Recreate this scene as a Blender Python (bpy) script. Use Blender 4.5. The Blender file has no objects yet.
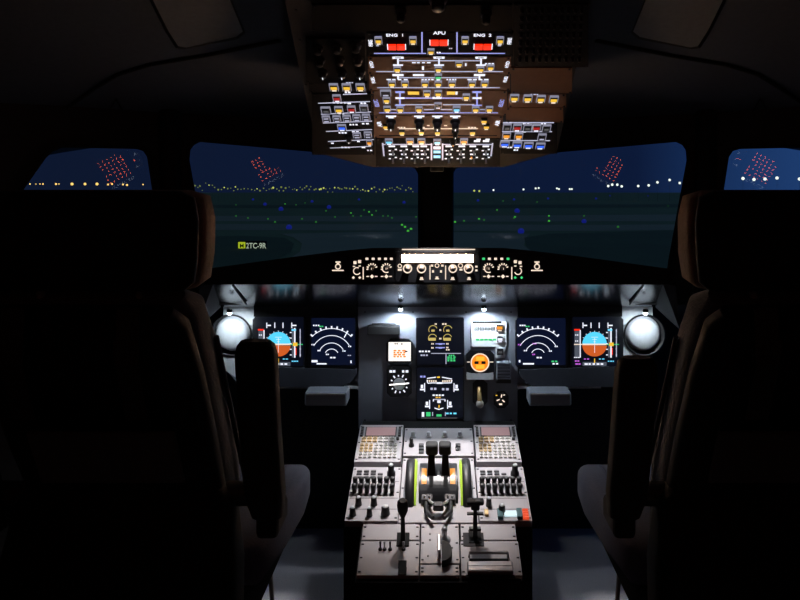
import bpy, bmesh, math, random
from mathutils import Matrix, Vector
random.seed(7)
SC = bpy.context.scene
COL = SC.collection
PI = math.pi

# ------------------------------------------------------------------ camera model (level lens, shifted)
F, CX, CY, EYE = 800.0, 438.0, 190.0, 1.35
def ray(px, py): return Vector(((px - CX) / F, 1.0, -(py - CY) / F))
def P(px, py, Y): return Vector((0, 0, EYE)) + ray(px, py) * Y

# ------------------------------------------------------------------ materials
def lin(c):
    out = []
    for v in c:
        v /= 255.0
        out.append(v / 12.92 if v <= .04045 else ((v + .055) / 1.055) ** 2.4)
    return (*out, 1.0)
MATS = {}
def mat(name, col, rough=.5, metal=0., noise=.18, scale=60., bump=0., spec=.5):
    m = bpy.data.materials.new(name); m.use_nodes = True
    nt = m.node_tree; b = nt.nodes['Principled BSDF']
    b.inputs['Roughness'].default_value = rough; b.inputs['Metallic'].default_value = metal
    b.inputs['Specular IOR Level'].default_value = spec
    tc = nt.nodes.new('ShaderNodeTexCoord'); nz = nt.nodes.new('ShaderNodeTexNoise')
    nz.inputs['Scale'].default_value = scale; nz.inputs['Detail'].default_value = 4
    nt.links.new(tc.outputs['Object'], nz.inputs['Vector'])
    mr = nt.nodes.new('ShaderNodeMapRange')
    mr.inputs['To Min'].default_value = 1 - noise; mr.inputs['To Max'].default_value = 1 + noise
    nt.links.new(nz.outputs['Fac'], mr.inputs['Value'])
    vm = nt.nodes.new('ShaderNodeVectorMath'); vm.operation = 'SCALE'
    vm.inputs[0].default_value = lin(col)[:3]
    nt.links.new(mr.outputs['Result'], vm.inputs['Scale'])
    nt.links.new(vm.outputs['Vector'], b.inputs['Base Color'])
    if bump:
        bp = nt.nodes.new('ShaderNodeBump'); bp.inputs['Strength'].default_value = bump
        bp.inputs['Distance'].default_value = .002
        nt.links.new(nz.outputs['Fac'], bp.inputs['Height']); nt.links.new(bp.outputs['Normal'], b.inputs['Normal'])
    MATS[name] = m
    return m
def emi(name, col, s=1.0, base=(10, 10, 10)):
    m = bpy.data.materials.new(name); m.use_nodes = True
    b = m.node_tree.nodes['Principled BSDF']
    b.inputs['Base Color'].default_value = lin(base); b.inputs['Roughness'].default_value = .35
    b.inputs['Emission Color'].default_value = lin(col); b.inputs['Emission Strength'].default_value = s
    MATS[name] = m
    return m
blackp = mat('black_plastic', (34, 34, 36), .45)
blackm = mat('matt_black', (24, 24, 26), .7)
gloss = mat('glossy_dark_underside', (16, 18, 24), .19, spec=1., noise=.05)
gloss.node_tree.nodes['Principled BSDF'].inputs['IOR'].default_value = 1.8
hood = mat('glareshield_black', (16, 15, 15), .8)
face = mat('overhead_face', (140, 98, 70), .6, noise=.1, spec=.3)
faced = mat('overhead_face_black', (24, 24, 27), .8, spec=.15)
console = mat('overhead_console', (50, 46, 44), .65)
headl = mat('headliner', (78, 86, 100), .75, bump=.1)
hatchm = mat('hatch_panel', (118, 124, 132), .7)
wallm = mat('side_lining', (80, 82, 86), .8)
mipm = mat('instrument_panel_grey', (122, 128, 140), .5, noise=.06)
mipd = mat('instrument_panel_dark', (62, 66, 76), .5)
mipl = mat('light_grey_plate', (205, 210, 214), .45)
bez = mat('bezel_black', (22, 24, 28), .35)
pedf = mat('pedestal_face', (172, 168, 172), .48, noise=.07, scale=30)
peds = mat('pedestal_side', (16, 16, 18), .8, spec=.2)
keym = mat('key_light', (196, 192, 186), .5)
keyd = mat('key_dark', (58, 56, 58), .45)
slotm = mat('dark_slot', (8, 8, 9), .9)
chrome = mat('chrome', (215, 215, 220), .25, .55, noise=.03)
steel = mat('brushed_steel', (165, 163, 165), .4, .55, noise=.1, scale=120)
brass = mat('lever_brass', (190, 160, 110), .35, .6)
screw = mat('screw_dark', (44, 44, 46), .4, .6)
fabric = mat('seat_fabric', (62, 66, 76), .95, noise=.35, scale=180, bump=.5)
fabric2 = mat('seat_cushion_fabric', (74, 77, 92), .95, noise=.3, scale=180, bump=.5)
leather = mat('headrest_sheepskin', (120, 98, 80), .95, noise=.35, scale=120, bump=.6)
shell = mat('seat_shell', (12, 12, 14), .7, spec=.2)
pocketm = mat('pocket_fabric', (60, 60, 62), .9)
carpet = mat('carpet', (190, 190, 198), 1., noise=.4, scale=260, bump=.6)
lime = emi('lime_mark', (190, 225, 80), .4, (160, 190, 60))
rubber = mat('rubber_pad', (40, 38, 42), .8)
frame_m = mat('window_frame_dark', (20, 20, 22), .7)
lining = mat('front_lining', (58, 56, 56), .8)
e_white = emi('lit_white', (238, 240, 255), 1.15)
e_wht2 = emi('lit_white_bright', (255, 250, 244), 2.2)
e_blue_w = emi('lit_bluewhite', (170, 175, 255), .85)
e_sur = emi('lit_surround', (195, 195, 220), .42)
e_line = emi('lit_line', (210, 210, 238), .8)
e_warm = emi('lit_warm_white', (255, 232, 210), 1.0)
e_lcd = emi('lcd_window', (255, 200, 155), 115.)
e_yel = emi('lit_yellow', (255, 200, 60), .95)
e_amb = emi('lit_amber', (255, 160, 40), 1.0)
e_red = emi('lit_red', (255, 45, 15), 1.1)
e_dred = emi('lit_dull_red', (190, 30, 30), .8)
e_blue = emi('lit_blue', (50, 100, 255), 1.3)
e_cyan = emi('lit_cyan', (110, 215, 255), 1.1)
e_green = emi('lit_green', (70, 220, 130), .9)
e_sky = emi('display_sky', (84, 206, 245), 1.15)
e_earth = emi('display_earth', (215, 96, 38), .95)
e_scr = emi('display_black', (7, 10, 22), 1., (3, 3, 4))
e_nd = emi('display_navy', (9, 16, 38), 1., (3, 3, 4))
e_gray = emi('display_grey', (90, 96, 110), .8)
e_mag = emi('display_magenta', (220, 110, 240), .9)
e_dim = emi('legend_dim', (120, 120, 122), .5)
e_orange = emi('gauge_orange', (255, 130, 20), 1.3)
e_lampw = emi('lamp_glow', (225, 240, 255), 12.)
e_isis = emi('small_white_screen', (255, 250, 245), 1.15)
e_pink = emi('pink_screen', (206, 160, 165), .32, (150, 120, 120))
e_dot = emi('breaker_dot', (255, 104, 56), 9.)
e_dotw = emi('breaker_label', (200, 215, 235), 2.0)
e_tealw = emi('code_window', (215, 240, 245), 1.1)

# ------------------------------------------------------------------ mesh builder
TEXT = {}
def text_mesh(s):
    if s not in TEXT:
        cu = bpy.data.curves.new('t', 'FONT'); cu.body = s; cu.size = 1.0; cu.align_x = 'CENTER'; cu.align_y = 'CENTER'
        cu.extrude = .02; cu.offset = .012
        o = bpy.data.objects.new('t', cu); COL.objects.link(o)
        dg = bpy.context.evaluated_depsgraph_get()
        me = bpy.data.meshes.new_from_object(o.evaluated_get(dg))
        vs = [v.co.copy() for v in me.vertices]; fs = [list(p.vertices) for p in me.polygons]
        bpy.data.objects.remove(o); bpy.data.curves.remove(cu); bpy.data.meshes.remove(me)
        TEXT[s] = (vs, fs)
    return TEXT[s]

class MB:
    def __init__(self): self.bm = bmesh.new(); self.mats = []; self.M = Matrix()
    def mi(self, m):
        if m not in self.mats: self.mats.append(m)
        return self.mats.index(m)
    def add(self, verts, faces, m, smooth=False):
        i = self.mi(m)
        vs = [self.bm.verts.new(self.M @ Vector(v)) for v in verts]
        for f in faces:
            try: fc = self.bm.faces.new([vs[k] for k in f])
            except ValueError: continue
            fc.material_index = i; fc.smooth = smooth
        return self
    def box(self, c, s, m, bev=0., rot=None, seg=2, smooth=False):
        b = bmesh.new(); bmesh.ops.create_cube(b, size=1)
        for v in b.verts: v.co = Vector((v.co.x * s[0], v.co.y * s[1], v.co.z * s[2]))
        if bev: bmesh.ops.bevel(b, geom=list(b.edges), offset=min(bev, min(s) * .48), segments=seg, affect='EDGES', profile=.5)
        b.verts.index_update()
        T = Matrix.Translation(c) @ (rot.to_4x4() if rot else Matrix())
        self.add([T @ v.co for v in b.verts], [[v.index for v in f.verts] for f in b.faces], m, smooth); b.free(); return self
    def rect(self, x0, y0, x1, y1, z0, z1, m, bev=0.):
        return self.box(((x0 + x1) / 2, (y0 + y1) / 2, (z0 + z1) / 2), (abs(x1 - x0), abs(y1 - y0), abs(z1 - z0)), m, bev)
    def prism(self, poly, z0, z1, m):
        n = len(poly)
        v = [(x, y, z0) for x, y in poly] + [(x, y, z1) for x, y in poly]
        a = sum(poly[i][0] * poly[(i + 1) % n][1] - poly[(i + 1) % n][0] * poly[i][1] for i in range(n))
        up = list(range(n, 2 * n)); dn = list(range(n - 1, -1, -1))
        fs = [up, dn] + [[i, (i + 1) % n, n + (i + 1) % n, n + i] for i in range(n)]
        if (a < 0) != (z1 < z0): fs = [f[::-1] for f in fs]
        return self.add(v, fs, m)
    def loft(self, rings, m, caps=True, smooth=True):
        n = len(rings[0]); v = [p for r in rings for p in r]; fs = []
        for k in range(len(rings) - 1):
            for i in range(n):
                j = (i + 1) % n
                fs.append([k * n + i, k * n + j, (k + 1) * n + j, (k + 1) * n + i])
        self.add(v, fs, m, smooth)
        if caps:
            self.add(rings[0], [list(range(n))[::-1]], m); self.add(rings[-1], [list(range(n))], m)
        return self
    def cyl(self, a, b, r, m, r2=None, seg=16, caps=True):
        a = Vector(a); b = Vector(b); d = (b - a).normalized()
        q = d.to_track_quat('Z', 'Y'); r2 = r if r2 is None else r2
        ring = lambda c, rr: [c + q @ Vector((math.cos(2 * PI * i / seg) * rr, math.sin(2 * PI * i / seg) * rr, 0)) for i in range(seg)]
        return self.loft([ring(a, r), ring(b, r2)], m, caps)
    def tube(self, pts, r, m, seg=10):
        pts = [Vector(p) for p in pts]; rings = []
        for i, p in enumerate(pts):
            d = (pts[min(i + 1, len(pts) - 1)] - pts[max(i - 1, 0)]).normalized(); q = d.to_track_quat('Z', 'Y')
            rings.append([p + q @ Vector((math.cos(2 * PI * k / seg) * r, math.sin(2 * PI * k / seg) * r, 0)) for k in range(seg)])
        return self.loft(rings, m)
    def lathe(self, c, prof, m, seg=28, axis='Z'):          # profile: (radius, height)
        c = Vector(c); rings = []
        for r, h in prof:
            rr = []
            for i in range(seg):
                a = 2 * PI * i / seg; x, y = math.cos(a) * max(r, 1e-5), math.sin(a) * max(r, 1e-5)
                rr.append(c + (Vector((x, y, h)) if axis == 'Z' else Vector((h, x, y))))
            rings.append(rr)
        return self.loft(rings, m, True)
    def arc(self, cx, cy, r0, r1, a0, a1, z0, z1, m, n=None):
        n = n or max(3, int(abs(a1 - a0) / 12)); v = []; fs = []
        full = abs(a1 - a0) >= 359.9; k = n if full else n + 1
        for i in range(k):
            a = math.radians(a0 + (a1 - a0) * i / n); c, s = math.cos(a), math.sin(a)
            v += [(cx + r0 * c, cy + r0 * s, z1), (cx + r1 * c, cy + r1 * s, z1), (cx + r1 * c, cy + r1 * s, z0), (cx + r0 * c, cy + r0 * s, z0)]
        for i in range(n):
            p, q = i * 4, ((i + 1) % k) * 4
            for e in range(4): fs.append([p + e, p + (e + 1) % 4, q + (e + 1) % 4, q + e])
        if not full: fs += [[0, 1, 2, 3][::-1], [4 * n, 4 * n + 1, 4 * n + 2, 4 * n + 3]]
        return self.add(v, fs, m)
    def disc(self, cx, cy, r, z0, z1, m, n=24):
        return self.prism([(cx + r * math.cos(2 * PI * i / n), cy + r * math.sin(2 * PI * i / n)) for i in range(n)], z0, z1, m)
    def line(self, x0, y0, x1, y1, w, z0, z1, m):
        d = Vector((x1 - x0, y1 - y0)); L = d.length or 1e-6; nx, ny = -d.y / L * w / 2, d.x / L * w / 2
        return self.prism([(x0 - nx, y0 - ny), (x1 - nx, y1 - ny), (x1 + nx, y1 + ny), (x0 + nx, y0 + ny)], z0, z1, m)
    def text(self, s, x, y, h, z, m, rot=0., sx=1.):
        vs, fs = text_mesh(s); c, si = math.cos(rot), math.sin(rot); k = h / .72
        return self.add([(x + (v.x * sx * c - v.y * si) * k, y + (v.x * sx * si + v.y * c) * k, z + v.z * .02) for v in vs], fs, m)
    def dashes(self, x, y, w, h, z, m, n=4, rot=0.):        # writing too small to read in the photograph
        rnd = random.Random(int(abs(x * 9173 + y * 7919) * 1e4)); c, s = math.cos(rot), math.sin(rot); t = -w / 2
        step = w / n
        for i in range(n):
            q = step * rnd.uniform(.55, .82)
            a, b = t + i * step, t + i * step + q
            self.line(x + a * c, y + a * s, x + b * c, y + b * s, h, z, z + .0004, m)
        return self
    def mesh(self, name):
        bmesh.ops.recalc_face_normals(self.bm, faces=list(self.bm.faces))
        me = bpy.data.meshes.new(name); self.bm.to_mesh(me); self.bm.free()
        for m in self.mats: me.materials.append(m)
        return me
    def build(self, name, parent=None, label=None):
        return put(name, self.mesh(name), parent, label)
def put(name, me, parent=None, label=None, loc=None):
    o = bpy.data.objects.new(name, me); COL.objects.link(o)
    if parent: o.parent = parent
    if label: o['label'] = label
    if loc: o.location = loc
    return o
def tag(o, label, cat, group=None):
    o['label'] = label; o['category'] = cat
    if group: o['group'] = group
    return o
def thing(name, label, cat, mw=None, group=None):
    o = bpy.data.objects.new(name, None); COL.objects.link(o); o.empty_display_size = .05
    if mw is not None: o.matrix_world = mw
    return tag(o, label, cat, group)
def struct(name, mb, parent=None):
    o = mb.build(name, parent)
    if not parent: o['kind'] = 'structure'
    return o

class Plane:
    """a flat panel: x right, y up the panel, z out of it"""
    def __init__(self, o, u, v):
        self.o = Vector(o); self.u = Vector(u).normalized(); self.v = Vector(v).normalized(); self.n = self.u.cross(self.v)
    def mw(self, h=0., x=0., y=0.):
        o = self.o + self.n * h + self.u * x + self.v * y
        return Matrix(((self.u.x, self.v.x, self.n.x, o.x), (self.u.y, self.v.y, self.n.y, o.y), (self.u.z, self.v.z, self.n.z, o.z), (0, 0, 0, 1)))
    def uv(self, px, py, h=0.):
        r = ray(px, py); c = Vector((0, 0, EYE)); o = self.o + self.n * h
        p = c + r * ((o - c).dot(self.n) / r.dot(self.n)) - o
        return p.dot(self.u), p.dot(self.v)
    def sc(self, px, py):                                   # metres per pixel, across and up the panel
        a = self.uv(px - 1, py); b = self.uv(px + 1, py); c = self.uv(px, py - 1); d = self.uv(px, py + 1)
        return (b[0] - a[0]) / 2, (c[1] - d[1]) / 2

# ================================================================== SETTING
def plane_from(P0, pix, R):                                  # a pane through P0 in which the point R is mirrored at that direction
    best = None; D = 3.0; R = Vector(R)
    while D < 9:
        V = Vector((0, 0, EYE)) + ray(*pix) * D; e = abs((P0 - V).length - (P0 - R).length)
        if best is None or e < best[0]: best = (e, D, V)
        D += .004
    e, D, V = best
    return (R - V).normalized(), V
BOARD = Vector((.78, .0, 1.58))
P0w = P(418, 215, 3.0)
nW, VW = plane_from(P0w, (266.5, 166), BOARD)
def hit(px, py, P0, n):
    r = ray(px, py); c = Vector((0, 0, EYE)); return c + r * ((P0 - c).dot(n) / r.dot(n))
P0s = hit(172, 165, P0w, nW)
nS, VS = plane_from(P0s, (115, 168), BOARD)
glass = bpy.data.materials.new('window_glass'); glass.use_nodes = True
nt = glass.node_tree; nt.nodes.clear()
out = nt.nodes.new('ShaderNodeOutputMaterial'); mx = nt.nodes.new('ShaderNodeMixShader')
tr = nt.nodes.new('ShaderNodeBsdfTransparent'); gl = nt.nodes.new('ShaderNodeBsdfGlossy'); gl.inputs['Roughness'].default_value = .0
lw = nt.nodes.new('ShaderNodeLayerWeight'); lw.inputs['Blend'].default_value = .5
pw = nt.nodes.new('ShaderNodeMath'); pw.operation = 'POWER'; pw.inputs[1].default_value = 5
ml = nt.nodes.new('ShaderNodeMath'); ml.operation = 'MULTIPLY_ADD'; ml.inputs[1].default_value = .93; ml.inputs[2].default_value = .05
nt.links.new(lw.outputs['Facing'], pw.inputs[0]); nt.links.new(pw.outputs[0], ml.inputs[0]); nt.links.new(ml.outputs[0], mx.inputs[0])
nt.links.new(tr.outputs[0], mx.inputs[1]); nt.links.new(gl.outputs[0], mx.inputs[2]); nt.links.new(mx.outputs[0], out.inputs[0])

WS = [(210, 280), (208, 262), (189.5, 160), (190.5, 150), (194, 145), (200, 142), (330, 153.5), (408, 166), (415, 168.5), (418, 174), (418, 282), (330, 284)]
SD = [(-8, 215), (12, 207), (22, 192), (46, 158), (52, 152), (62, 147.5), (136, 149), (143, 151), (147, 157), (155, 209), (90, 212)]
def window(idx, outl, P0, n, ring, side, name):
    """flat wall with an opening, a raised rubber frame round it and the pane"""
    sgn = -1 if side == 'right' else 1; dx_ = (4.0 if 'side' not in name else 0.)
    def W(px, py, off=0.):
        p = hit(px, py, P0 + n * off, n)
        return Vector((p.x * sgn, p.y, p.z))
    cx = sum(p[0] for p in outl) / len(outl); cy = sum(p[1] for p in outl) / len(outl)
    if dx_ and sgn < 0: outl = [(a + (5 if a > 400 else 0), b) for a, b in outl]
    def grow(k): return [(p[0] + k * (p[0] - cx) / math.hypot(p[0] - cx, p[1] - cy), p[1] + k * (p[1] - cy) / math.hypot(p[0] - cx, p[1] - cy)) for p in outl]
    # wall ring: shoot each outline point to the outer rectangle
    x0, y0, x1, y1 = ring; outer = []
    for (px, py) in outl:
        dx, dy = px - cx, py - cy
        t = min(((x1 - cx) / dx if dx > 0 else (x0 - cx) / dx) if abs(dx) > 1e-6 else 1e9, ((y1 - cy) / dy if dy > 0 else (y0 - cy) / dy) if abs(dy) > 1e-6 else 1e9)
        outer.append((cx + dx * t, cy + dy * t))
    for c in ((x0, y0), (x1, y0), (x1, y1), (x0, y1)):
        k = min(range(len(outer)), key=lambda i: (outer[i][0] - c[0]) ** 2 + (outer[i][1] - c[1]) ** 2)
        outer[k] = c
    m = MB(); N = len(outl)
    m.add([W(*p, .02) for p in outl] + [W(*p, .02) for p in outer] + [W(*p, -.06) for p in outl] + [W(*p, -.06) for p in outer],
          [[i, (i + 1) % N, N + (i + 1) % N, N + i] for i in range(N)] + [[2 * N + i, 2 * N + (i + 1) % N, 3 * N + (i + 1) % N, 3 * N + i] for i in range(N)]
          + [[i, (i + 1) % N, 2 * N + (i + 1) % N, 2 * N + i] for i in range(N)], lining)
    wl = struct('wall_' + name, m)
    f = MB(); g2 = grow(5)
    f.loft([[W(*p, .0) for p in outl], [W(*p, .035) for p in outl], [W(*p, .035) for p in g2], [W(*p, .0) for p in g2]], blackm, False, False)
    win = struct('window_%d' % idx, f)
    g = MB(); g.add([W(*p, -.012) for p in grow(2)], [list(range(N))], glass)
    pn = g.build('window_pane', win)
    return win
window(1, SD, P0s, nS, (-260, 60, 176, 760), 'left', 'front_left_side')
window(2, WS, P0w, nW, (166, 60, 437.9, 305), 'left', 'front_left')
window(3, WS, P0w, nW, (166, 60, 437.9, 305), 'right', 'front_right')
window(4, SD, P0s, nS, (-260, 60, 176, 760), 'right', 'front_right_side')
# centre post, and the posts between windshields and side windows
m = MB(); a = P(436.5, 130, 2.9); b = P(436.5, 300, 2.97)
m.box(((a + b) / 2), (.125, .07, (a - b).length), frame_m, .015); struct('trim_1', m)
for k, s in enumerate((1, -1)):
    m = MB(); t = hit(172, 100, P0w, nW); b = hit(176, 330, P0w, nW)
    q = [Vector((p.x * s, p.y - .03, p.z)) for p in (t, b)]
    m.tube(q, .035, frame_m, 12); struct('trim_%d' % (k + 2), m)

# ceiling, lining, floor
def cz(x, Y):
    z = 1.60 + max(0, 2.85 - Y) * .235; z = min(z, 2.02 + .0 * Y) if Y < 1.1 else z
    return z - .10 * (abs(x) / 1.5) ** 2.5
m = MB(); xs = [i * .15 - 1.65 for i in range(23)]; ys = [-1.0 + .2 * i for i in range(22)]
m.add([(x, y, cz(x, y)) for y in ys for x in xs] , [[r * 23 + c, r * 23 + c + 1, (r + 1) * 23 + c + 1, (r + 1) * 23 + c] for r in range(21) for c in range(22)], headl, True)
struct('ceiling', m)
m = MB(); m.rect(-1.7, -1.05, 1.7, 3.45, -.06, 0, carpet); struct('floor', m)
for s, nm in ((-1, 'left'), (1, 'right')):
    m = MB(); m.box((1.56 * s, .85, 1.0), (.06, 3.8, 2.2), wallm, .01); struct('wall_' + nm, m)
m = MB(); m.rect(-1.6, -1.06, 1.6, -1.0, 0, 2.2, wallm); struct('wall_back', m)
m = MB(); m.box((0, 3.22, .49), (3.2, .06, .98), blackm); struct('wall_front', m)
m = MB(); m.box((0, 3.02, .966), (3.2, .36, .016), blackm); struct('trim_6', m)  # unseen ledge added to keep sky light from leaking down behind the panel

# ceiling seam strips, hatches, air outlets
def on_ceiling(px, py, off=0.):
    Y = 3.0
    while Y > .3:
        p = P(px, py, Y)
        if p.z <= cz(p.x, Y) - off + .0: break
        Y -= .004
    return Vector((p.x, p.y, cz(p.x, p.y) - off))
def ceil_hit(px, py, off=0.):
    lo = None; Y = .3
    while Y < 3.2:
        p = P(px, py, Y)
        if p.z >= cz(p.x, Y) - off: return Vector((p.x, p.y, cz(p.x, p.y) - off))
        Y += .004
    return P(px, py, 3.0)
for k, s in enumerate((1, -1)):
    MX = lambda px: px if s == 1 else 876 - px
    pts = [ceil_hit(MX(a), b, .002) for a, b in ((40, 122), (66, 108), (95, 88), (118, 74), (150, 64), (205, 55), (280, 40))]
    m = MB(); m.tube(pts, .007, blackm, 6); struct('trim_%d' % (4 + k), m)
    q = [(150, -6), (168, 30), (178, 46), (186, 47), (236, 37), (243, 31), (228, -6)]
    m = MB(); top = [ceil_hit(MX(a), b, .012) for a, b in q]; rim = [ceil_hit(MX(a + (2 if a > 200 else -2)), b + 2, .004) for a, b in q]
    m.loft([rim, top], blackm, False, False); m.add(top, [list(range(len(top)))], hatchm)
    o = m.build('ceiling_hatch'); tag(o, 'pale rectangular hatch cover in the ceiling above the %s seat' % ('left' if s == 1 else 'right'), 'hatch')
    c = ceil_hit(MX(191), 121, .0)
    t = thing('air_outlet', 'dark round air outlet in the ceiling above the %s windshield' % ('left' if s == 1 else 'right'), 'air outlet', Matrix.Translation(c) @ Matrix.Rotation(math.radians(13), 4, 'X'))
    m = MB(); m.lathe((0, 0, 0), [(.07, .015), (.075, -.012), (.062, -.028), (.05, -.02), (.045, .0)], blackp); m.build('housing_ring', t)
    m = MB(); m.lathe((0, 0, 0), [(.045, -.005), (.038, -.03), (.015, -.036), (0, -.036)], blackm)
    m.build('nozzle', t)
    m = MB(); tri = [ceil_hit(MX(a), b, .004) for a, b in ((128, 120), (116, 99), (104, 118))]
    m.tube(tri + [tri[0]], .0035, blackm, 6); o = m.build('grab_loop'); tag(o, 'thin dark triangular loop on the ceiling lining over the %s side window' % ('left' if s == 1 else 'right'), 'loop')

# ================================================================== OUTSIDE
GZ = -3.5
grass = mat('night_grass', (66, 92, 66), 1., noise=.3, scale=.12)
tarm = mat('taxiway_asphalt', (90, 106, 92), .9, noise=.15, scale=.2)
dgrass = mat('dark_grass', (46, 68, 46), 1., noise=.35, scale=.2)
m = MB(); m.add([(-900, 6, GZ), (900, 6, GZ), (900, 1500, GZ), (-900, 1500, GZ)], [[0, 1, 2, 3]], grass)
o = m.build('airfield_ground'); o['kind'] = 'structure'
def gp(px, py): return P(px, py, (EYE - GZ) * F / (py - CY))
def strip(pts, mm, name, label, z=.02):
    m = MB(); v = []
    for a, b, c in pts: p = gp(a, b); q = gp(a, c); v += [(p.x, p.y, GZ + z), (q.x, q.y, GZ + z)]
    m.add(v, [[2 * i, 2 * i + 1, 2 * i + 3, 2 * i + 2] for i in range(len(pts) - 1)], mm)
    o = m.build(name); o['kind'] = 'structure'; return o
strip([(150, 216, 221), (438, 216, 222), (760, 214, 221)], tarm, 'taxiway_strip', '')
strip([(150, 224, 230), (438, 224.5, 231), (600, 225, 231), (760, 224, 229)], tarm, 'taxiway_strip', '')
strip([(150, 205, 208), (438, 205, 208.5), (760, 204, 207)], dgrass, 'grass_strip', '')
def blob(c, n, mm, name, z):
    m = MB(); v = [gp(a, b) for a, b in c]; m.add([(p.x, p.y, GZ + z) for p in v], [list(range(len(v)))], mm)
    o = m.build(name); o['kind'] = 'structure'
blob([(280, 234), (440, 231), (440, 300), (250, 300), (285, 262), (300, 252), (302, 244), (294, 238)], 0, tarm, 'apron', .03)
blob([(440, 232), (530, 234), (526, 238), (524, 246), (545, 260), (580, 290), (440, 300)], 0, tarm, 'apron', .03)
blob([(524, 238), (548, 234), (690, 230), (740, 245), (740, 300), (600, 300), (545, 262), (527, 248)], 0, dgrass, 'grass_island', .035)
blob([(150, 238), (240, 236), (285, 238), (294, 244), (291, 252), (270, 264), (215, 300), (150, 300)], 0, dgrass, 'grass_island', .035)

lampmesh = {}
def far_light(px, py, Y, r, em, label, group, cat='lamp', name='airfield_lamp', pole=True):
    p = P(px, py, Y)
    if p.z < GZ + r * .6: p.z = GZ + r * .6
    key = (em.name, round(r, 2))
    if key not in lampmesh:
        m = MB(); m.lathe((0, 0, 0), [(0, -r), (.7 * r, -.7 * r), (r, 0), (.7 * r, .7 * r), (0, r)], em, 10); lampmesh[key] = m.mesh('lamp_head')
    t = bpy.data.objects.new(name, None); COL.objects.link(t); t.location = (p.x, p.y, GZ); tag(t, label, cat, group)
    h = put('lamp_head', lampmesh[key], t, None, (0, 0, p.z - GZ))
    m = MB(); m.cyl((0, 0, 0), (0, 0, max(p.z - GZ - r * .8, .02)), r * .06, blackm, seg=6); m.build('post', t)
    return t
g_y = emi('far_yellowgreen', (195, 205, 95), 1.0); g_yd = emi('far_dim_yellow', (120, 132, 60), .8); g_w = emi('far_white', (235, 245, 235), 1.3)
g_g = emi('far_green', (70, 190, 60), .8); g_gd = emi('far_dim_green', (40, 110, 40), .8); g_b = emi('far_blue', (18, 28, 120), .8); g_a = emi('far_amber', (255, 205, 110), 1.4)
rnd = random.Random(3)
x = 195
while x < 416:
    far_light(x, 189 + rnd.gauss(0, 1.5) - (3.5 if x < 215 else 0), rnd.uniform(330, 420), rnd.choice((.25, .32, .42)), rnd.choice((g_y, g_yd, g_yd, g_yd)),
              'small yellow-green lamp in the dense horizon row behind the left windshield', 'horizon lamps behind the left windshield')
    x += rnd.uniform(1.4, 3.8)
for cx_, cy_ in ((131, 180), (146, 181), (188, 178), (277, 176), (313, 173), (322, 172), (376, 173), (382, 175), (414, 175), (420, 175), (528, 166), (540, 162), (555, 162), (568, 167), (617, 166), (648, 164), (674, 155), (710, 148), (740, 157)):
    far_light(430 + cx_ / 2.963, 130 + cy_ / 2.963, 340, .42 if cx_ < 500 else .55, g_w if cx_ > 180 else g_y,
              'white lamp on a post along the horizon behind the right windshield', 'horizon lamps behind the right windshield')
for a, b, r in ((30, 184, .28), (36, 184, .2), (40, 184, .25), (43, 184, .3), (56, 184, .4), (59, 184, .25), (72, 184, .55), (85, 184, .5), (97, 184, .55), (108, 184.5, .35), (112, 184, .35), (123, 184.5, .35), (127, 185, .4), (143, 184.5, .3)):
    far_light(a, b, 300, r, g_a, 'amber lamp on the horizon behind the left side window', 'horizon lamps behind the left side window')
for a, b in ((743, 178.5), (754, 179.5), (765, 179), (777, 178), (799.5, 179)):
    far_light(a, b, 200, .42, g_w, 'bright white floodlight on a mast behind the right side window', 'floodlights behind the right side window', 'floodlight', 'floodlight')
for a, b in ((236, 205), (236, 216), (248, 218), (268, 219), (275, 222), (285, 204), (302, 219), (316, 222), (326, 211), (335, 217), (351, 213), (353, 216), (364, 210), (369, 212), (372, 215), (383, 216), (388, 216), (392, 218), (402, 225), (405, 227), (408, 231), (411, 229), (416, 217), (296, 205), (305, 203), (361, 216), (376, 211)):
    far_light(a, b, (EYE - GZ) * F / (b - CY) * .98, .16 if b > 212 else .2, g_gd if a % 3 else g_g,
              'low green light on the airfield behind the left windshield', 'green ground lights behind the left windshield', 'ground light', 'ground_light')
for a, b in ((455, 222), (464, 221), (479, 219), (484, 220), (497, 210), (514, 218), (515, 217), (549, 216), (549, 221), (584, 216), (618, 227), (668, 206), (503, 201), (537, 202)):
    far_light(a, b, (EYE - GZ) * F / (b - CY) * .98, .17, g_g if a % 2 else g_gd,
              'low green light on the airfield behind the right windshield', 'green ground lights behind the right windshield', 'ground light', 'ground_light')
for a, b in ((210, 199), (253, 200), (265, 205), (281, 210), (289, 228), (312, 202), (359, 200), (404, 203), (329, 208)):
    far_light(a, b, (EYE - GZ) * F / (b - CY) * .97, .6 if b < 215 else .38, g_b, 'dim blue edge light on the airfield behind the left windshield', 'blue ground lights behind the left windshield', 'ground light', 'ground_light')
for a, b in ((478, 201), (514, 200), (517, 212), (521, 232), (548, 199), (584, 222), (596, 199), (610, 196), (648, 196), (760, 192), (768, 193)):
    far_light(a, b, (EYE - GZ) * F / (b - CY) * .97, .6 if b < 215 else .38, g_b, 'dim blue edge light on the airfield behind the right windows', 'blue ground lights behind the right windows', 'ground light', 'ground_light')
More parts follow.
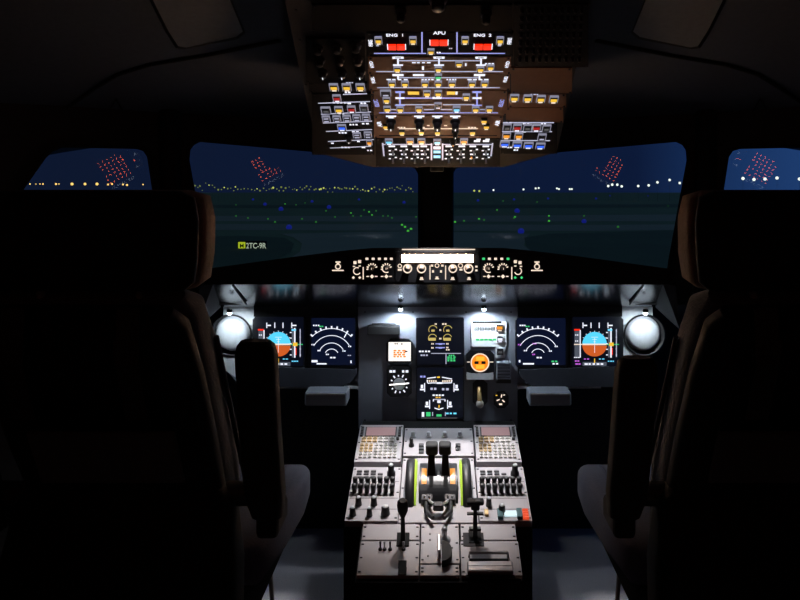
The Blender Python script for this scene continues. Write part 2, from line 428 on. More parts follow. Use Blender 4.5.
# taxiway guidance sign
c = P(252, 246, 66)
t = thing('taxiway_sign', 'small lit taxiway sign, one yellow and one pale panel, behind the left windshield', 'sign', Matrix.Translation((c.x, c.y, GZ)) @ Matrix.Rotation(PI / 2, 4, 'X'))
h = c.z - GZ; e_sy = emi('sign_yellow', (170, 190, 40), .9); e_sw = emi('sign_pale', (175, 190, 170), .85)
m = MB(); m.rect(-1.2, h - .42, 1.2, h + .42, -.12, 0, blackm, .02); m.build('cabinet', t)
m = MB(); m.rect(-1.14, h - .33, -.55, h + .33, 0, .01, e_sy); m.text('M', -.84, h, .34, .012, blackm); m.build('yellow_panel', t)
m = MB(); m.rect(-.48, h - .33, 1.14, h + .33, 0, .01, slotm); m.text('2TC-9R', .33, h, .46, .012, e_sw, sx=.8); m.build('pale_panel', t)
for xx in (-.9, .9):
    m = MB(); m.cyl((xx, 0, -.06), (xx, h - .42, -.06), .04, blackm, seg=8); m.build('leg', t)

_m = MB(); _m.disc(0, 0, .0028, 0, .0014, screw, 10); SCREW = _m.mesh('screw')
_m = MB(); _m.box((0, 0, .001), (.007, .004, .002), screw, .0008); FAST = _m.mesh('fastener')
# ================================================================== OVERHEAD PANEL
OV = Plane(P(438, 150, 2.35), (1, 0, 0), P(438, 40, 1.89) - P(438, 150, 2.35))
t = thing('overhead_console', 'dark sloping overhead console hung from the ceiling above the pedestal', 'overhead console', OV.mw())
pl = [OV.uv(*p) for p in ((318, 153), (372, 167), (504, 167), (557, 152), (597, -26), (279, -26))]
m = MB(); lo = [Vector((x, y, 0)) for x, y in pl]; iv = OV.mw().inverted(); up_ = []
for p in lo:
    w_ = OV.mw() @ p; w_.y += .03 if w_.y > 2.2 else 0; w_.z = cz(w_.x, w_.y) - .015; up_.append(iv @ w_)
m.loft([lo, up_], console, True, False); m.build('console_body', t)
for a, b in ((300, 40), (575, 40), (306, 85), (566, 85), (312, 118), (562, 118), (575, 10), (296, 10)): put('screw', SCREW, t, None, (*OV.uv(a, b), 0))

btn_cache = {}
LEG = {'Y': e_yel, 'A': e_amb, 'R': e_dred, 'B': e_blue, 'W': e_white, 'G': e_green, 'C': e_cyan}
class Module:
    def __init__(self, name, label, rect, fm=face, cat='control panel', pl=OV, th=.006, group=None):
        self.pl = pl; x0, y0, x1, y1 = rect; self.c = ((x0 + x1) / 2, (y0 + y1) / 2)
        cx, cy = pl.uv(*self.c); self.root = thing(name, label, cat, pl.mw(0, cx, cy), group); self.off = (cx, cy); self.th = th
        q = [self.at(*p) for p in ((x0, y0), (x1, y0), (x1, y1), (x0, y1))]; self.q = q
        m = MB(); m.prism(q[::-1], 0, th, fm)
        k = .0035
        self.plate = m.build('faceplate', self.root)
        for i, p in enumerate(q):
            o = q[(i + 2) % 4]; d = (Vector(o) - Vector(p)); d = Vector((math.copysign(.006, d.x), math.copysign(.005, d.y)))
            put('screw', SCREW, self.root, None, (p[0] + d.x, p[1] + d.y, th))
        self.mk = MB(); self.has = False; self.S = pl.sc(*self.c)
    def at(self, px, py):
        a = self.pl.uv(px, py, self.th if hasattr(self, 'mk') else 0); return a[0] - self.off[0], a[1] - self.off[1]
    def line(self, x0, y0, x1, y1, w=.9, m=None):
        a = self.at(x0, y0); b = self.at(x1, y1); self.mk.line(*a, *b, w * .5 * (self.S[0] + self.S[1]), self.th, self.th + .0006, m or e_line); self.has = True
    def bar(self, px, py, w, h=1.4, m=None, n=4, rot=0.):
        a = self.at(px, py); self.mk.dashes(*a, w * self.S[0], h * self.S[1] * .9, self.th, m or e_white, n, rot); self.has = True
    def solid(self, px, py, w, h=1.4, m=None):
        a = self.at(px, py); self.mk.rect(a[0] - w * self.S[0] / 2, a[1] - h * self.S[1] / 2, a[0] + w * self.S[0] / 2, a[1] + h * self.S[1] / 2, self.th, self.th + .0007, m or e_white); self.has = True
    def txt(self, s, px, py, h, m=None, rot=0., sx=1.):
        a = self.at(px, py); self.mk.text(s, *a, h * self.S[1], self.th + .0005, m or e_white, rot, sx); self.has = True
    def button(self, px, py, k, w=7., h=6.5, frame=True):
        key = (k, w, h, round(self.S[0], 4), frame)
        if key not in btn_cache:
            W, H = w * self.S[0], h * self.S[1]
            b = MB(); b.box((0, 0, .003), (W, H, .006), bez, .0012)
            l = MB(); z = .006
            if k in 'KD':
                if k == 'K':
                    l.rect(-W * .34, H * .18, W * .34, H * .34, z, z + .0006, e_line); l.rect(-W * .34, -H * .36, W * .34, -H * .18, z, z + .0006, e_line)
                else: l.rect(-W * .3, -H * .2, W * .3, H * .1, z, z + .0006, e_dim)
            elif k == 'O':
                l.rect(-W * .3, -H * .3, W * .3, -H * .1, z, z + .0006, e_line)
            else:
                e = LEG[k]; l.rect(-W * .42, -H * .16, W * .42, H * .26, z, z + .0008, e)
                l.rect(-W * .3, -H * .42, W * .3, -H * .24, z, z + .0007, e_warm if k in 'YA' else e_white)
            f = MB()
            if frame:
                f.prism([(-W * .58, -H * .45), (-W * .53, -H * .45), (-W * .53, H * .55), (W * .53, H * .55), (W * .53, -H * .45), (W * .58, -H * .45), (W * .58, H * .61), (-W * .58, H * .61)], 0, .0064, e_sur)
            btn_cache[key] = (b.mesh('push_button'), l.mesh('legend'), f.mesh('surround') if frame else None)
        B, L, Fm = btn_cache[key]; a = self.at(px, py)
        o = put('push_button', B, self.root, None, (a[0], a[1], self.th)); put('legend', L, o)
        if Fm: put('surround', Fm, o)
        return o
    def knob(self, px, py, r=4., h=.016, m=blackp, ptr=e_white, base=True, rot=.0):
        R = r * self.S[0]; key = ('k', round(R, 4), h, m.name, ptr.name if ptr else '')
        if key not in btn_cache:
            b = MB()
            if base: b.lathe((0, 0, 0), [(R * 1.15, 0), (R * 1.1, h * .25), (R * .75, h * .3)], m, 18)
            b.lathe((0, 0, 0), [(R * .8, h * .2), (R * .78, h * .9), (R * .6, h), (0, h)], m, 18)
            p = None
            if ptr: p = MB(); p.rect(-R * .1, -R * .7, R * .1, R * .1, h, h + .0006, ptr); p = p.mesh('pointer')
            btn_cache[key] = (b.mesh('knob'), p)
        B, Pm = btn_cache[key]; a = self.at(px, py); o = put('knob', B, self.root, None, (a[0], a[1], self.th)); o.rotation_euler.z = rot
        if Pm: put('pointer', Pm, o)
        return o
    def toggle(self, px, py, L=.018, m=steel, tilt=.5, name='toggle_switch'):
        key = ('t', L, m.name, tilt)
        if key not in btn_cache:
            b = MB(); b.lathe((0, 0, 0), [(.0055, 0), (.005, .004), (.003, .005)], screw, 10)
            b.cyl((0, 0, .003), (0, -L * math.sin(tilt), L * math.cos(tilt)), .0018, m, .003, 8); btn_cache[key] = b.mesh(name)
        a = self.at(px, py); return put(name, btn_cache[key], self.root, None, (a[0], a[1], self.th))
    def done(self):
        if self.has: self.mk.build('markings', self.root)

# fire panel
M_ = Module('fire_control_panel', 'topmost lit overhead panel with red light pairs marked ENG 1, APU and ENG 2', (366.5, 30.5, 513, 54.5), faced)
M_.txt('FIRE', 370.8, 43, 2.6, e_white, PI / 2); M_.txt('FIRE', 509.8, 41, 2.6, e_white, PI / 2)
for cx_ in (378.5, 413, 465, 500): M_.button(cx_, 40, 'Y', 6.2, 6); M_.line(cx_ - 3, 36.6, cx_ + 3, 36.6, 1., e_blue_w)
for cx_ in (378.5, 500): M_.bar(cx_, 45.6, 4.5, 1., e_line, 1)
for cx_, cy_ in ((396.6, 46.4), (439, 42), (483, 46.2)):
    a = M_.at(cx_, cy_); b = M_.S
    g = MB(); W, H = 8.4 * b[0], 5 * b[1]
    for s in (-1, 1): g.box((s * W * .52, 0, .0025), (W * .96, H, .005), e_red, .0012)
    g.rect(-W * 1.12, -H * .5, -W * 1.03, H * .5, 0, .003, e_white); g.rect(W * 1.03, -H * .5, W * 1.12, H * .5, 0, .003, e_white)
    o = put('fire_handle_light', g.mesh('fire_handle_light'), M_.root, 'pair of glowing red square lights', (a[0], a[1], M_.th))
M_.txt('ENG  1', 395, 35.2, 2.6); M_.txt('APU', 439.5, 33, 2.9); M_.txt('ENG  2', 482.5, 35.2, 2.6)
M_.line(422, 32, 422, 52.5, 1., e_blue_w); M_.line(457, 32, 457, 52.5, 1., e_blue_w); M_.line(374, 53.3, 426, 53.3, 1., e_blue_w); M_.line(437, 53.3, 505, 53.3, 1., e_blue_w)
M_.button(431, 50.8, 'Y', 6, 4.4); M_.bar(439, 52.4, 5, 1.2, e_white, 2); M_.bar(451, 48.4, 4, 1., e_line, 2); M_.done()
# hydraulic panel
M_ = Module('hydraulic_panel', 'second lit overhead panel down, with white H-shaped flow lines under the red lights', (368, 55.2, 511, 72), face)
for cx_ in (398, 439, 481): M_.solid(cx_, 57.6, 11, 1.9); M_.line(cx_, 58, cx_, 65, 1.3, e_white); M_.solid(cx_, 65, 10, 1.3); M_.button(cx_ - .6, 68.6, 'Y', 6.4, 4.8)
for cx_ in (398, 439, 481): M_.solid(cx_, 57.6, 6, .9, slotm)
M_.line(398, 60.6, 481, 60.6, .9); M_.bar(422, 62.6, 20, 1.2, e_white, 4); M_.solid(423, 68, 2, 3.6); M_.button(459, 63.3, 'Y', 6.2, 4.6); M_.button(490.5, 66.8, 'Y', 6.2, 4.6)
M_.bar(490, 63.6, 10, 1.2, e_white, 3); M_.bar(466, 64.5, 2, 3.2, e_white, 1); M_.line(376, 72 - .5, 503, 72 - .5, .9)
M_.txt('HYD', 371.8, 64.5, 2.2, e_white, PI / 2 + .1); M_.txt('HYD', 507.5, 64.5, 2.2, e_white, PI / 2 - .1); M_.done()
# fuel panel
M_ = Module('fuel_panel', 'third lit overhead panel down, row of yellow buttons with one green in the middle', (369, 72.4, 510, 88.4), face)
for cx_ in (398, 479.5): M_.solid(cx_, 75, 11, 1.9); M_.line(cx_, 75, cx_, 79.3, 1.3, e_white)
M_.solid(418.5, 75, 11, 1.7); M_.line(399, 77.6, 479, 77.6, .9)
for a, b in ((398, 23), (428, 13), (452, 11), (478.5, 22)): M_.bar(a, 79.5, b, 1.3, e_white, 4)
for cx_ in (392, 405, 425, 438.3, 452, 472, 484.5): M_.button(cx_, 83.3, 'Y', 6.4, 5)
M_.button(438.3, 76.3, 'G', 6.2, 4.6); M_.line(377, 87.6, 500, 87.6, .9)
M_.txt('FUEL', 373.2, 80, 2.1, e_white, PI / 2 + .1); M_.txt('FUEL', 505.8, 79, 2.1, e_white, PI / 2 - .1); M_.done()
# electrical panel
M_ = Module('electrical_panel', 'fourth lit overhead panel down, with violet-white lines and yellow buttons on brown', (371, 89, 507, 113.6), face)
M_.button(385.7, 92.6, 'O', 9, 5); M_.line(381, 90.3, 391, 90.3, 1., e_blue_w)
for a, b in ((386.6, 99.6), (387.3, 108.6), (400.2, 108.8), (419, 108.8), (427, 93), (438.2, 93), (466.2, 96.5), (475.6, 108.8), (489.3, 108.8)): M_.button(a, b, 'Y', 6.2, 5)
M_.button(456.6, 108.6, 'C', 6.6, 5); M_.button(438, 105.2, 'O', 6.4, 5.2)
for cx_ in (400, 477): M_.solid(cx_, 92, 9, 1.7, e_blue_w); M_.line(cx_, 92, cx_, 106, 1.2, e_blue_w); M_.solid(cx_, 98, 9, 1.5, e_white); M_.solid(cx_, 105.2, 10, 1., e_blue_w)
M_.solid(413.5, 93, 11, 2.8, e_yel); M_.solid(451, 93, 8, 2.8, e_yel); M_.solid(456.5, 93, 2, 2.6, e_white)
M_.line(404, 98, 470, 98, 1.1, e_blue_w); M_.line(396, 104.6, 434, 104.6, .9); M_.line(443, 104.6, 474, 104.6, .9); M_.line(391, 109.5, 396, 109.5); M_.line(424, 109.5, 434, 109.5); M_.line(441, 109.5, 452, 109.5); M_.line(480, 109.5, 485, 109.5)
M_.solid(437, 97.8, 9, 1.8, e_white); M_.line(379, 112.7, 498, 112.7, 1., e_blue_w)
M_.txt('ELEC', 376.5, 103, 2.4, e_blue_w, PI / 2 + .1); M_.txt('ELEC', 501.6, 103, 2.4, e_blue_w, PI / 2 - .1); M_.done()
# air conditioning
M_ = Module('air_conditioning_panel', 'brown overhead panel with four dark rotary knobs, above the rows of toggle switches', (374, 114.2, 503, 136.2), face)
for cx_ in (391, 419.3, 437.3, 455.3):
    M_.knob(cx_, 121.4, 4.4, .026); M_.solid(cx_, 116.2, 10, 1.2, e_white); M_.solid(cx_, 117.5, 5, 1.2, e_white)
for a, b in ((386, 126), (484, 120.4), (486.4, 126), (402, 131.8), (421.3, 131.6), (437.6, 131.8), (472.5, 131.8)): M_.button(a, b, 'Y', 6, 4.6, False)
M_.knob(455.3, 131, 3.2, .022); M_.line(399, 128.6, 478, 128.6, .9, e_warm)
for a in (402, 421, 437.6, 472.5): M_.bar(a, 127.4, 9, 1.1, e_warm, 3)
M_.bar(429, 125.5, 4, 1., e_warm, 1); M_.bar(446, 125.5, 4, 1., e_warm, 1); M_.line(379, 135.5, 497, 135.5, 1., slotm)
M_.txt('AIR', 379.6, 124, 2.4, e_white, PI / 2 + .1); M_.txt('AIR', 497.6, 123, 2.4, e_white, PI / 2 - .1); M_.done()
# light/ignition switches at the bottom edge
M_ = Module('toggle_switch_panel', 'lowest overhead panel, two rows of small toggle switches either side of a cyan strip', (376, 136.8, 500, 165), faced)
for a, b, k in ((389, 141, 'C'), (410, 140.6, 'A'), (421.5, 140.6, 'A'), (437.3, 141.4, 'C'), (464, 140.6, 'A')): M_.button(a, b, k, 6.4, 4.2)
M_.knob(453, 140.6, 3, .016, ptr=e_amb)
for a in (477, 486): M_.solid(a, 141, 6, 1.6); M_.solid(a + 1.5, 139.4, 4, 1.4)
M_.line(383, 144.4, 431, 144.4, 1.); M_.line(443, 144.4, 493, 144.4, 1.); M_.line(382.6, 143, 384, 156, 1.); M_.line(492.6, 143, 491, 156, 1.)
M_.line(431.5, 143.5, 431.5, 160, 1.); M_.line(442.6, 143.5, 442.6, 160, 1.)
for b, k in ((147.8, e_white), (151.8, e_cyan), (156.6, e_cyan)): M_.solid(437, b, 7, 2.6, k)
for i, a in enumerate((393, 404, 415, 425, 449, 461, 474, 486)):
    for j, b in enumerate((149, 157)):
        M_.toggle(a, b, .020, steel, .35); M_.solid(a - 1.2 + (i % 3), b - 2.8, 6.4 - (i * 3 + j) % 3, 1.4); M_.solid(a + 2.6, b + .4, 2.6, 1.2)
        M_.solid(a - 3.2, b + 1.6, 2.2, 1.)
M_.solid(473, 157.8, 5, 1.8, e_amb); M_.done()
# bottom hanging lever guards
# left column modules
M_ = Module('rotary_selector_panel', 'unlit overhead panel at upper left with three rows of dark rotary knobs', (306, 37, 365, 81), faced)
for a, b in ((323, 72), (342, 72), (360, 72), (318, 48), (337, 47), (356, 46), (320, 60), (340, 59), (358, 59)): M_.knob(a, b, 4.6, .018, ptr=e_white if b == 72 else None)
M_.done()
M_ = Module('warning_button_strip', 'narrow overhead strip with three yellow lit buttons left of the fuel panel', (309, 81.4, 367, 91), faced)
for a in (334, 346.8, 360.5): M_.button(a, 86.8, 'Y', 7.6, 6)
M_.bar(350, 82.6, 8, 1., e_line, 3); M_.done()
M_ = Module('cockpit_call_panel', 'black overhead panel at lower left, rows of white outlined buttons and one blue', (312, 91.6, 374, 153), faced)
for a, b, c, d in ((343, 94.4, 367, 93.6), (318, 103.2, 370, 101.4), (321, 114.2, 371, 111.8), (323, 123, 372, 121), (326, 131.4, 372, 129.4), (328, 141.4, 374, 139.4), (330, 148, 371, 146.2)): M_.line(a, b, c, d, .9)
M_.button(337, 97.6, 'R', 6.6, 5); M_.button(339, 109.2, 'Y', 6.8, 5); M_.button(351.6, 108.6, 'R', 6.8, 5); M_.button(326, 109.6, 'D', 8, 5); M_.button(364, 107.6, 'D', 7, 5)
for a, b in ((326.4, 118.4), (337, 118.2), (347, 117.6), (356.8, 117.2), (366.2, 116.6)): M_.button(a, b, 'K', 6.6, 5)
M_.button(342, 127, 'B', 7.4, 5); M_.button(357, 134.6, 'K', 7, 4.6); M_.button(368, 134.2, 'K', 6.6, 5); M_.button(369.4, 141.8, 'A', 5, 4.8); M_.knob(349, 138.4, 3.2, .014)
for a, b, w in ((348, 92.4, 6), (340, 102.6, 14), (350, 103.4, 5), (363.5, 103.2, 6), (342, 113.4, 7), (354, 124.6, 9), (366, 123.6, 8), (343, 132.8, 9), (356, 131.8, 8), (333.5, 143.2, 5), (359, 141.4, 4), (346, 147.4, 10), (364, 147.4, 5), (370, 150.4, 6), (367, 107, 3)): M_.bar(a, b, w, 1.5, e_white, max(1, int(w / 3)))
M_.done()
# right column modules
M_ = Module('circuit_breaker_panel', 'unlit overhead panel at upper right packed with rows of dark circuit breakers', (514, 2, 588, 65), faced)
for j in range(7):
    for i in range(10): M_.knob(522 + i * 6.6 - j * .4, 9 + j * 8.2, 1.9, .012, ptr=None)
M_.done()
M_ = Module('blank_cover_panel', 'plain brown overhead panel between the dark breakers and the four yellow buttons', (511, 66, 572, 91.5), face); M_.done()
M_ = Module('pump_button_strip', 'narrow overhead strip with four yellow buttons on the right', (508, 92.2, 566, 105.4), face)
for a, b in ((514.2, 97.6), (527.6, 98), (540.7, 98.5), (553.6, 99)): M_.button(a, b, 'Y', 7.4, 6)
M_.bar(535, 94.4, 9, 1.1, e_line, 3); M_.done()
M_ = Module('blank_cover_panel', 'plain brown overhead panel under the four yellow buttons', (506, 106, 563, 120.6), face); M_.done()
M_ = Module('ventilation_panel', 'black overhead panel at lower right with a row of four blue lit buttons', (500.5, 121.2, 557, 152), faced)
M_.line(503, 122.6, 554, 122.6, 1.1); M_.line(502, 131.4, 552, 131.6, 1.); M_.line(501, 140.4, 550, 140.6, 1.)
for a, b, k in ((507, 126.6, 'D'), (517.2, 127, 'R'), (527.6, 127, 'D'), (536.4, 127.2, 'R'), (546.4, 127.6, 'D'), (506.4, 135, 'A'), (518.6, 135.4, 'A'), (541.8, 136.6, 'O')): M_.button(a, b, k, 7, 5.4)
for a, b in ((504.6, 143.4), (517, 144.2), (528.4, 144.8), (540.2, 145.4)): M_.button(a, b, 'B', 8, 5)
for a, b, w in ((509, 122.8, 6), (527, 123.6, 8), (544, 123.6, 6), (522, 131.6, 10), (510, 147.4, 6), (516.5, 150, 6)): M_.bar(a, b, w, 1.5, e_white, 2)
M_.done()
M_ = Module('aft_blank_panel', 'dark overhead panel with two knobs above the ENG 1 and ENG 2 lights', (312, 3, 512, 29.6), faced)
for a, b in ((401, 11), (486, 13)): M_.knob(a, b, 5, .03, ptr=None)
M_.knob(438, -1, 8, .03, ptr=None); M_.done()

# flood lamp on the front edge of the console
fl = P(437, 166, 2.5); fl.z -= .012
t = thing('flood_lamp', 'small black flood lamp under the front edge of the overhead console', 'lamp', Matrix.Translation(fl))
m = MB(); m.lathe((0, 0, 0), [(.012, .05), (.02, .03), (.022, -.004), (.018, -.006), (.016, 0), (0, .002)], blackp, 20); m.build('housing', t)
m = MB(); m.lathe((0, 0, 0), [(.015, .0), (.012, -.004), (0, -.005)], emi('flood_lens', (255, 245, 235), 6.), 16); m.build('lens', t)
m = MB(); hb = cz(fl.x, fl.y) - fl.z - .03; m.box((0, 0, .035 + hb / 2), (.012, .02, hb), blackp, .003); m.build('bracket', t)
def spot(loc, to, power, ang, col, rad=.012, blend=.5, parent=None, name='spot_light'):
    l = bpy.data.lights.new(name, 'SPOT'); l.energy = power; l.color = col; l.spot_size = math.radians(ang); l.spot_blend = blend; l.shadow_soft_size = rad
    o = bpy.data.objects.new(name, l); COL.objects.link(o); o.matrix_world = Matrix.Translation(loc) @ (Vector(to) - Vector(loc)).to_track_quat('-Z', 'Y').to_matrix().to_4x4()
    return o
spot(fl + Vector((0, 0, -.012)), (0, 2.55, .42), 58, 60, (1., .95, .95), .012, .95)

# ================================================================== GLARESHIELD
YG = 2.55
t = thing('glareshield', 'long black glareshield hood across the cockpit below the windshields', 'glareshield')
prof = [(205, 269), (300, 256), (345, 250.5), (372, 248), (438, 247.6), (504, 248), (530, 250.5), (576, 256), (671, 269), (671, 284.5), (205, 284.5)]
fr = [P(a, b, YG) for a, b in prof]
m = MB(); back = [Vector((p.x * 1.06, 2.93, min(p.z, 1.165) - .05)) for p in fr]
m.loft([fr, back], hood, False, False); m.add(fr, [list(range(len(fr)))], hood); m.build('hood', t)
wingm = mat('wing_grey', (44, 47, 54), .7, spec=.2)
lipz = P(438, 284.5, YG).z
ma = P(228, 309, 2.79); YL = 2.79
def lin4(a, b, c, d, mm, name, lab=None):
    m = MB(); m.add([a, b, c, d], [[0, 1, 2, 3]], mm); n = (b - a).cross(d - a).normalized() * .008
    if n.z < 0: n = -n
    m.add([a + n, b + n, c + n, d + n], [[0, 1, 2, 3]], mm); return m.build(name, t, lab)
lin4(P(213, 284.4, YG), P(663, 284.4, YG), P(655, 307, YL), P(221, 307, YL), gloss, 'underside', 'glossy dark underside mirroring the displays')
m = MB(); m.add([P(213, 284.4, YG), P(200, 286, YG - .02), P(196, 330, YG), P(221, 307, YL)], [[0, 1, 2, 3]], gloss); m.mats = [wingm]; m.build('end_wing', t)
m = MB(); m.add([P(663, 284.4, YG), P(676, 286, YG - .02), P(680, 330, YG), P(655, 307, YL)], [[0, 1, 2, 3]], gloss); m.mats = [wingm]; m.build('end_wing', t)
for s in (1, -1):
    m = MB(); MX = lambda a: a if s == 1 else 876 - a
    m.tube([P(MX(233), 284.8, YG + .012) + Vector((0, 0, -.004)), P(MX(246), 303, 2.735) + Vector((0, 0, -.004))], .0035, screw, 6); m.build('seam_strip', t)
m = MB(); m.add([P(402, 248.9, YG) + Vector((0, -.002, 0)), P(475, 248.9, YG) + Vector((0, -.002, 0)), P(475, 250, YG) + Vector((0, -.002, 0)), P(402, 250, YG) + Vector((0, -.002, 0))], [[0, 1, 2, 3]], e_warm); m.build('edge_highlight_strip', t, 'thin top edge strip, its highlight put in as glow')  # emission stands in for light falling on the top edge

GS = Plane(P(438, 266, YG - .001), (1, 0, 0), (0, 0, 1))
def ringm(M_, px, py, r, w, m=e_warm, a0=0, a1=360):
    a = M_.at(px, py); s = M_.S[0]; M_.mk.arc(a[0], a[1], (r - w) * s, r * s, a0, a1, M_.th, M_.th + .0006, m, 20); M_.has = True
def dia(M_, px, py, r, m=e_warm):
    a = M_.at(px, py); s = M_.S[0] * r; M_.mk.prism([(a[0] - s, a[1]), (a[0], a[1] - s), (a[0] + s, a[1]), (a[0], a[1] + s)], M_.th, M_.th + .0006, m); M_.has = True
FC = Module('autopilot_panel', 'black autopilot panel with two blinding white windows at the middle of the glareshield', (395.5, 251.5, 479.5, 282), bez, pl=GS, th=.008)
for a, b in ((402, 437), (438, 473)):
    p = FC.at(a, 254.6); q = FC.at(b, 262)
    m = MB(); m.rect(p[0], q[1], q[0], p[1], FC.th, FC.th + .002, e_lcd); m.build('display_window', FC.root, 'brightly lit white window')
for a, b, r in ((407.5, 268.6, 4.7), (421.5, 268.6, 4.7), (452.8, 268.6, 4.4), (468.5, 268.6, 4.9)):
    ringm(FC, a, b, r, 1.3); FC.knob(a, b, r * .62, .03, ptr=None)
for a, b, r in ((399.8, 266, 2.2), (437, 265.6, 2.3), (460.5, 265.6, 2.5)): ringm(FC, a, b, r, .9)
FC.solid(399.8, 269.8, 4, 2, e_warm); FC.solid(461, 269.6, 3, 2, e_warm)
for a, b in ((421.6, 278), (452.6, 278), (469, 278), (437, 277.4)): FC.solid(a, b, 2.6, 1.8, e_warm); FC.solid(a, b + 1.4, 4, 1., e_warm)
for a, b in ((433, 271.4), (441, 271.4)): FC.solid(a, b, 2, 2.4, e_warm)
for a in (430, 445.6): FC.line(a, 265.5, a, 279.5, 1., e_warm)
FC.solid(432, 265.6, 2.4, 2, e_warm); FC.solid(442.4, 265.6, 2.4, 2, e_warm); FC.solid(476.4, 266.6, 2.2, 1.8, e_warm); FC.solid(476.4, 270.4, 2.2, 1.8, e_warm); FC.done()
for s, side in ((1, 'left'), (-1, 'right')):
    MX = lambda a: a if s == 1 else 875 - a
    E_ = Module('flight_display_selector', 'lit black selector panel with two dials just %s of the autopilot panel' % side, (min(MX(349), MX(394.5)), 253, max(MX(349), MX(394.5)), 282), bez, pl=GS, th=.007)
    for i, a in enumerate((367, 373.2, 379.4, 385.6, 391.4)): E_.solid(MX(a), 258.8, 2.8, 2.2, e_warm if (s == 1 or i % 4) else e_green)
    for a in (372, 386.4):
        ringm(E_, MX(a), 268.4, 4.6, 1., e_warm, 150 - 20 * (a > 380), 300 if a > 380 else 180)
        for k in range(7):
            an = math.radians(20 + k * 28); c = E_.at(MX(a), 268.6); r0, r1 = 3.6 * E_.S[0], 5.6 * E_.S[0]
            E_.mk.line(c[0] + r0 * math.cos(an), c[1] + r0 * math.sin(an), c[0] + r1 * math.cos(an), c[1] + r1 * math.sin(an), .0034, E_.th, E_.th + .0006, e_warm)
        E_.knob(MX(a), 268.8, 2.5, .022, ptr=e_warm, rot=PI); dia(E_, MX(a), 276.4, 2.1); E_.solid(MX(a - 4.2), 276.4, 2.6, .9, e_warm); E_.solid(MX(a + 4.2), 276.4, 2.6, .9, e_warm)
    E_.line(MX(363.2), 267, MX(363.2), 279.4, 1., e_warm)
    ringm(E_, MX(357), 271, 3.9, .9, e_warm, 60 if s == 1 else 200, 330 if s == 1 else 420); E_.knob(MX(357), 271, 2.3, .02, ptr=None)
    for a, b in ((355, 262.6), (359.6, 261.6)): E_.solid(MX(a), b, 3, 3, e_warm)
    E_.solid(MX(354), 266.4, 2.4, 1., e_warm); E_.solid(MX(359.6), 266, 2.4, 1., e_warm)
    for a in (353.4, 359.8): dia(E_, MX(a), 277.6, 1.5, e_warm if s == 1 else e_green)
    E_.done()
    E_ = Module('warning_light_button', 'small lit ring and bar symbol at the %s end of the glareshield controls' % side, (min(MX(330), MX(346.5)), 257, max(MX(330), MX(346.5)), 277), bez, cat='button', pl=GS, th=.006)
    ringm(E_, MX(338), 266.6, 2.9, 1.); E_.solid(MX(338), 270.4, 11.5, 1.2, e_warm); E_.solid(MX(338), 262, 5, 1.3, e_warm); E_.solid(MX(338), 263.4, 2.6, 1., e_warm)
    E_.knob(MX(338), 266.6, 1.5, .01, ptr=None); E_.done()

# ================================================================== MAIN INSTRUMENT PANEL
YM = 2.79
MP = Plane(P(438, 365, YM), (1, 0, 0), (0, 0, 1)); K = YM / F
t = thing('instrument_panel', 'wide grey main instrument panel below the glareshield', 'instrument panel', MP.mw())
def poly(pl, pts, h=0.): return [pl.uv(a, b, h) for a, b in pts]
m = MB(); m.prism(poly(MP, [(225, 306), (651, 306), (651, 372), (640, 384), (530, 384), (518, 392), (358, 392), (346, 384), (236, 384), (225, 372)]), -.05, -.02, mipm); m.build('side_panel', t)
m = MB(); m.prism(poly(MP, [(358.5, 306), (517.5, 306), (517.5, 428.5), (358.5, 428.5)]), -.03, 0, mipm); m.build('centre_panel', t)
for s in (1, -1):
    MX = lambda a: a if s == 1 else 876 - a
    m = MB(); m.prism(poly(MP, [(MX(a), b) for a, b in ((254, 366), (357, 369), (357, 374), (349, 383), (341, 386), (254, 386))]), -.02, .012, mipd); m.build('lower_fairing', t)
    m = MB(); m.prism(poly(MP, [(MX(a), b) for a, b in ((358, 386), (358, 389), (275, 388.5), (275, 386))]), -.02, .0, mipl); m.build('lower_edge_strip', t)
    m = MB(); m.prism(poly(MP, [(MX(a), b) for a, b in ((254, 306), (357, 306), (357, 316.5), (254, 316.5))]), -.025, .004, slotm); m.build('hood_shade_strip', t)  # black hood strip stands in for the shaded recess over the displays
    m = MB(); m.prism(poly(MP, [(MX(a), b) for a, b in ((222, 306), (253, 306), (253, 372), (236, 380), (222, 370))]), -.021, -.018, mipl); m.build('painted_lit_plate', t, 'end plate, its pale tone standing in for lamp light')  # pale colour paints in the glow of the end lamp
for a, b in ((365, 420), (511, 420), (365, 312), (511, 312), (413, 312), (466, 312)): put('screw', SCREW, t, None, (*MP.uv(a, b), 0))

class Unit(Module):
    def __init__(self, name, label, rect, cat, h=0., bezel=True, screen=None, scr=(2, 2, 2, 2), group=None, cut=4., deep=.014):
        pl = Plane(MP.o + MP.n * h, MP.u, MP.v); self.pl = pl; x0, y0, x1, y1 = rect; self.c = ((x0 + x1) / 2, (y0 + y1) / 2)
        cx, cy = pl.uv(*self.c); self.off = (cx, cy); self.root = thing(name, label, cat, pl.mw(0, cx, cy), group); self.S = pl.sc(*self.c); self.th = 0.
        self.mk = MB(); self.has = False; k = cut
        q = [(x0 + k, y0), (x1 - k, y0), (x1, y0 + k), (x1, y1 - k), (x1 - k, y1), (x0 + k, y1), (x0, y1 - k), (x0, y0 + k)]
        m = MB(); m.prism([self.at(*p) for p in q][::-1], 0, deep, bez); self.bz = m.build('bezel', self.root)
        self.th = deep
        if screen:
            a = self.at(x0 + scr[0], y0 + scr[1]); b = self.at(x1 - scr[2], y1 - scr[3])
            m = MB(); m.rect(a[0], b[1], b[0], a[1], self.th, self.th + .0008, screen); self.sc_ = m.build('screen', self.root); self.th += .0008
    def part(self, name, fn, label=None):
        keep, hk = self.mk, self.has; self.mk = MB(); fn(); o = self.mk.build(name, self.root, label); self.mk, self.has = keep, hk; return o

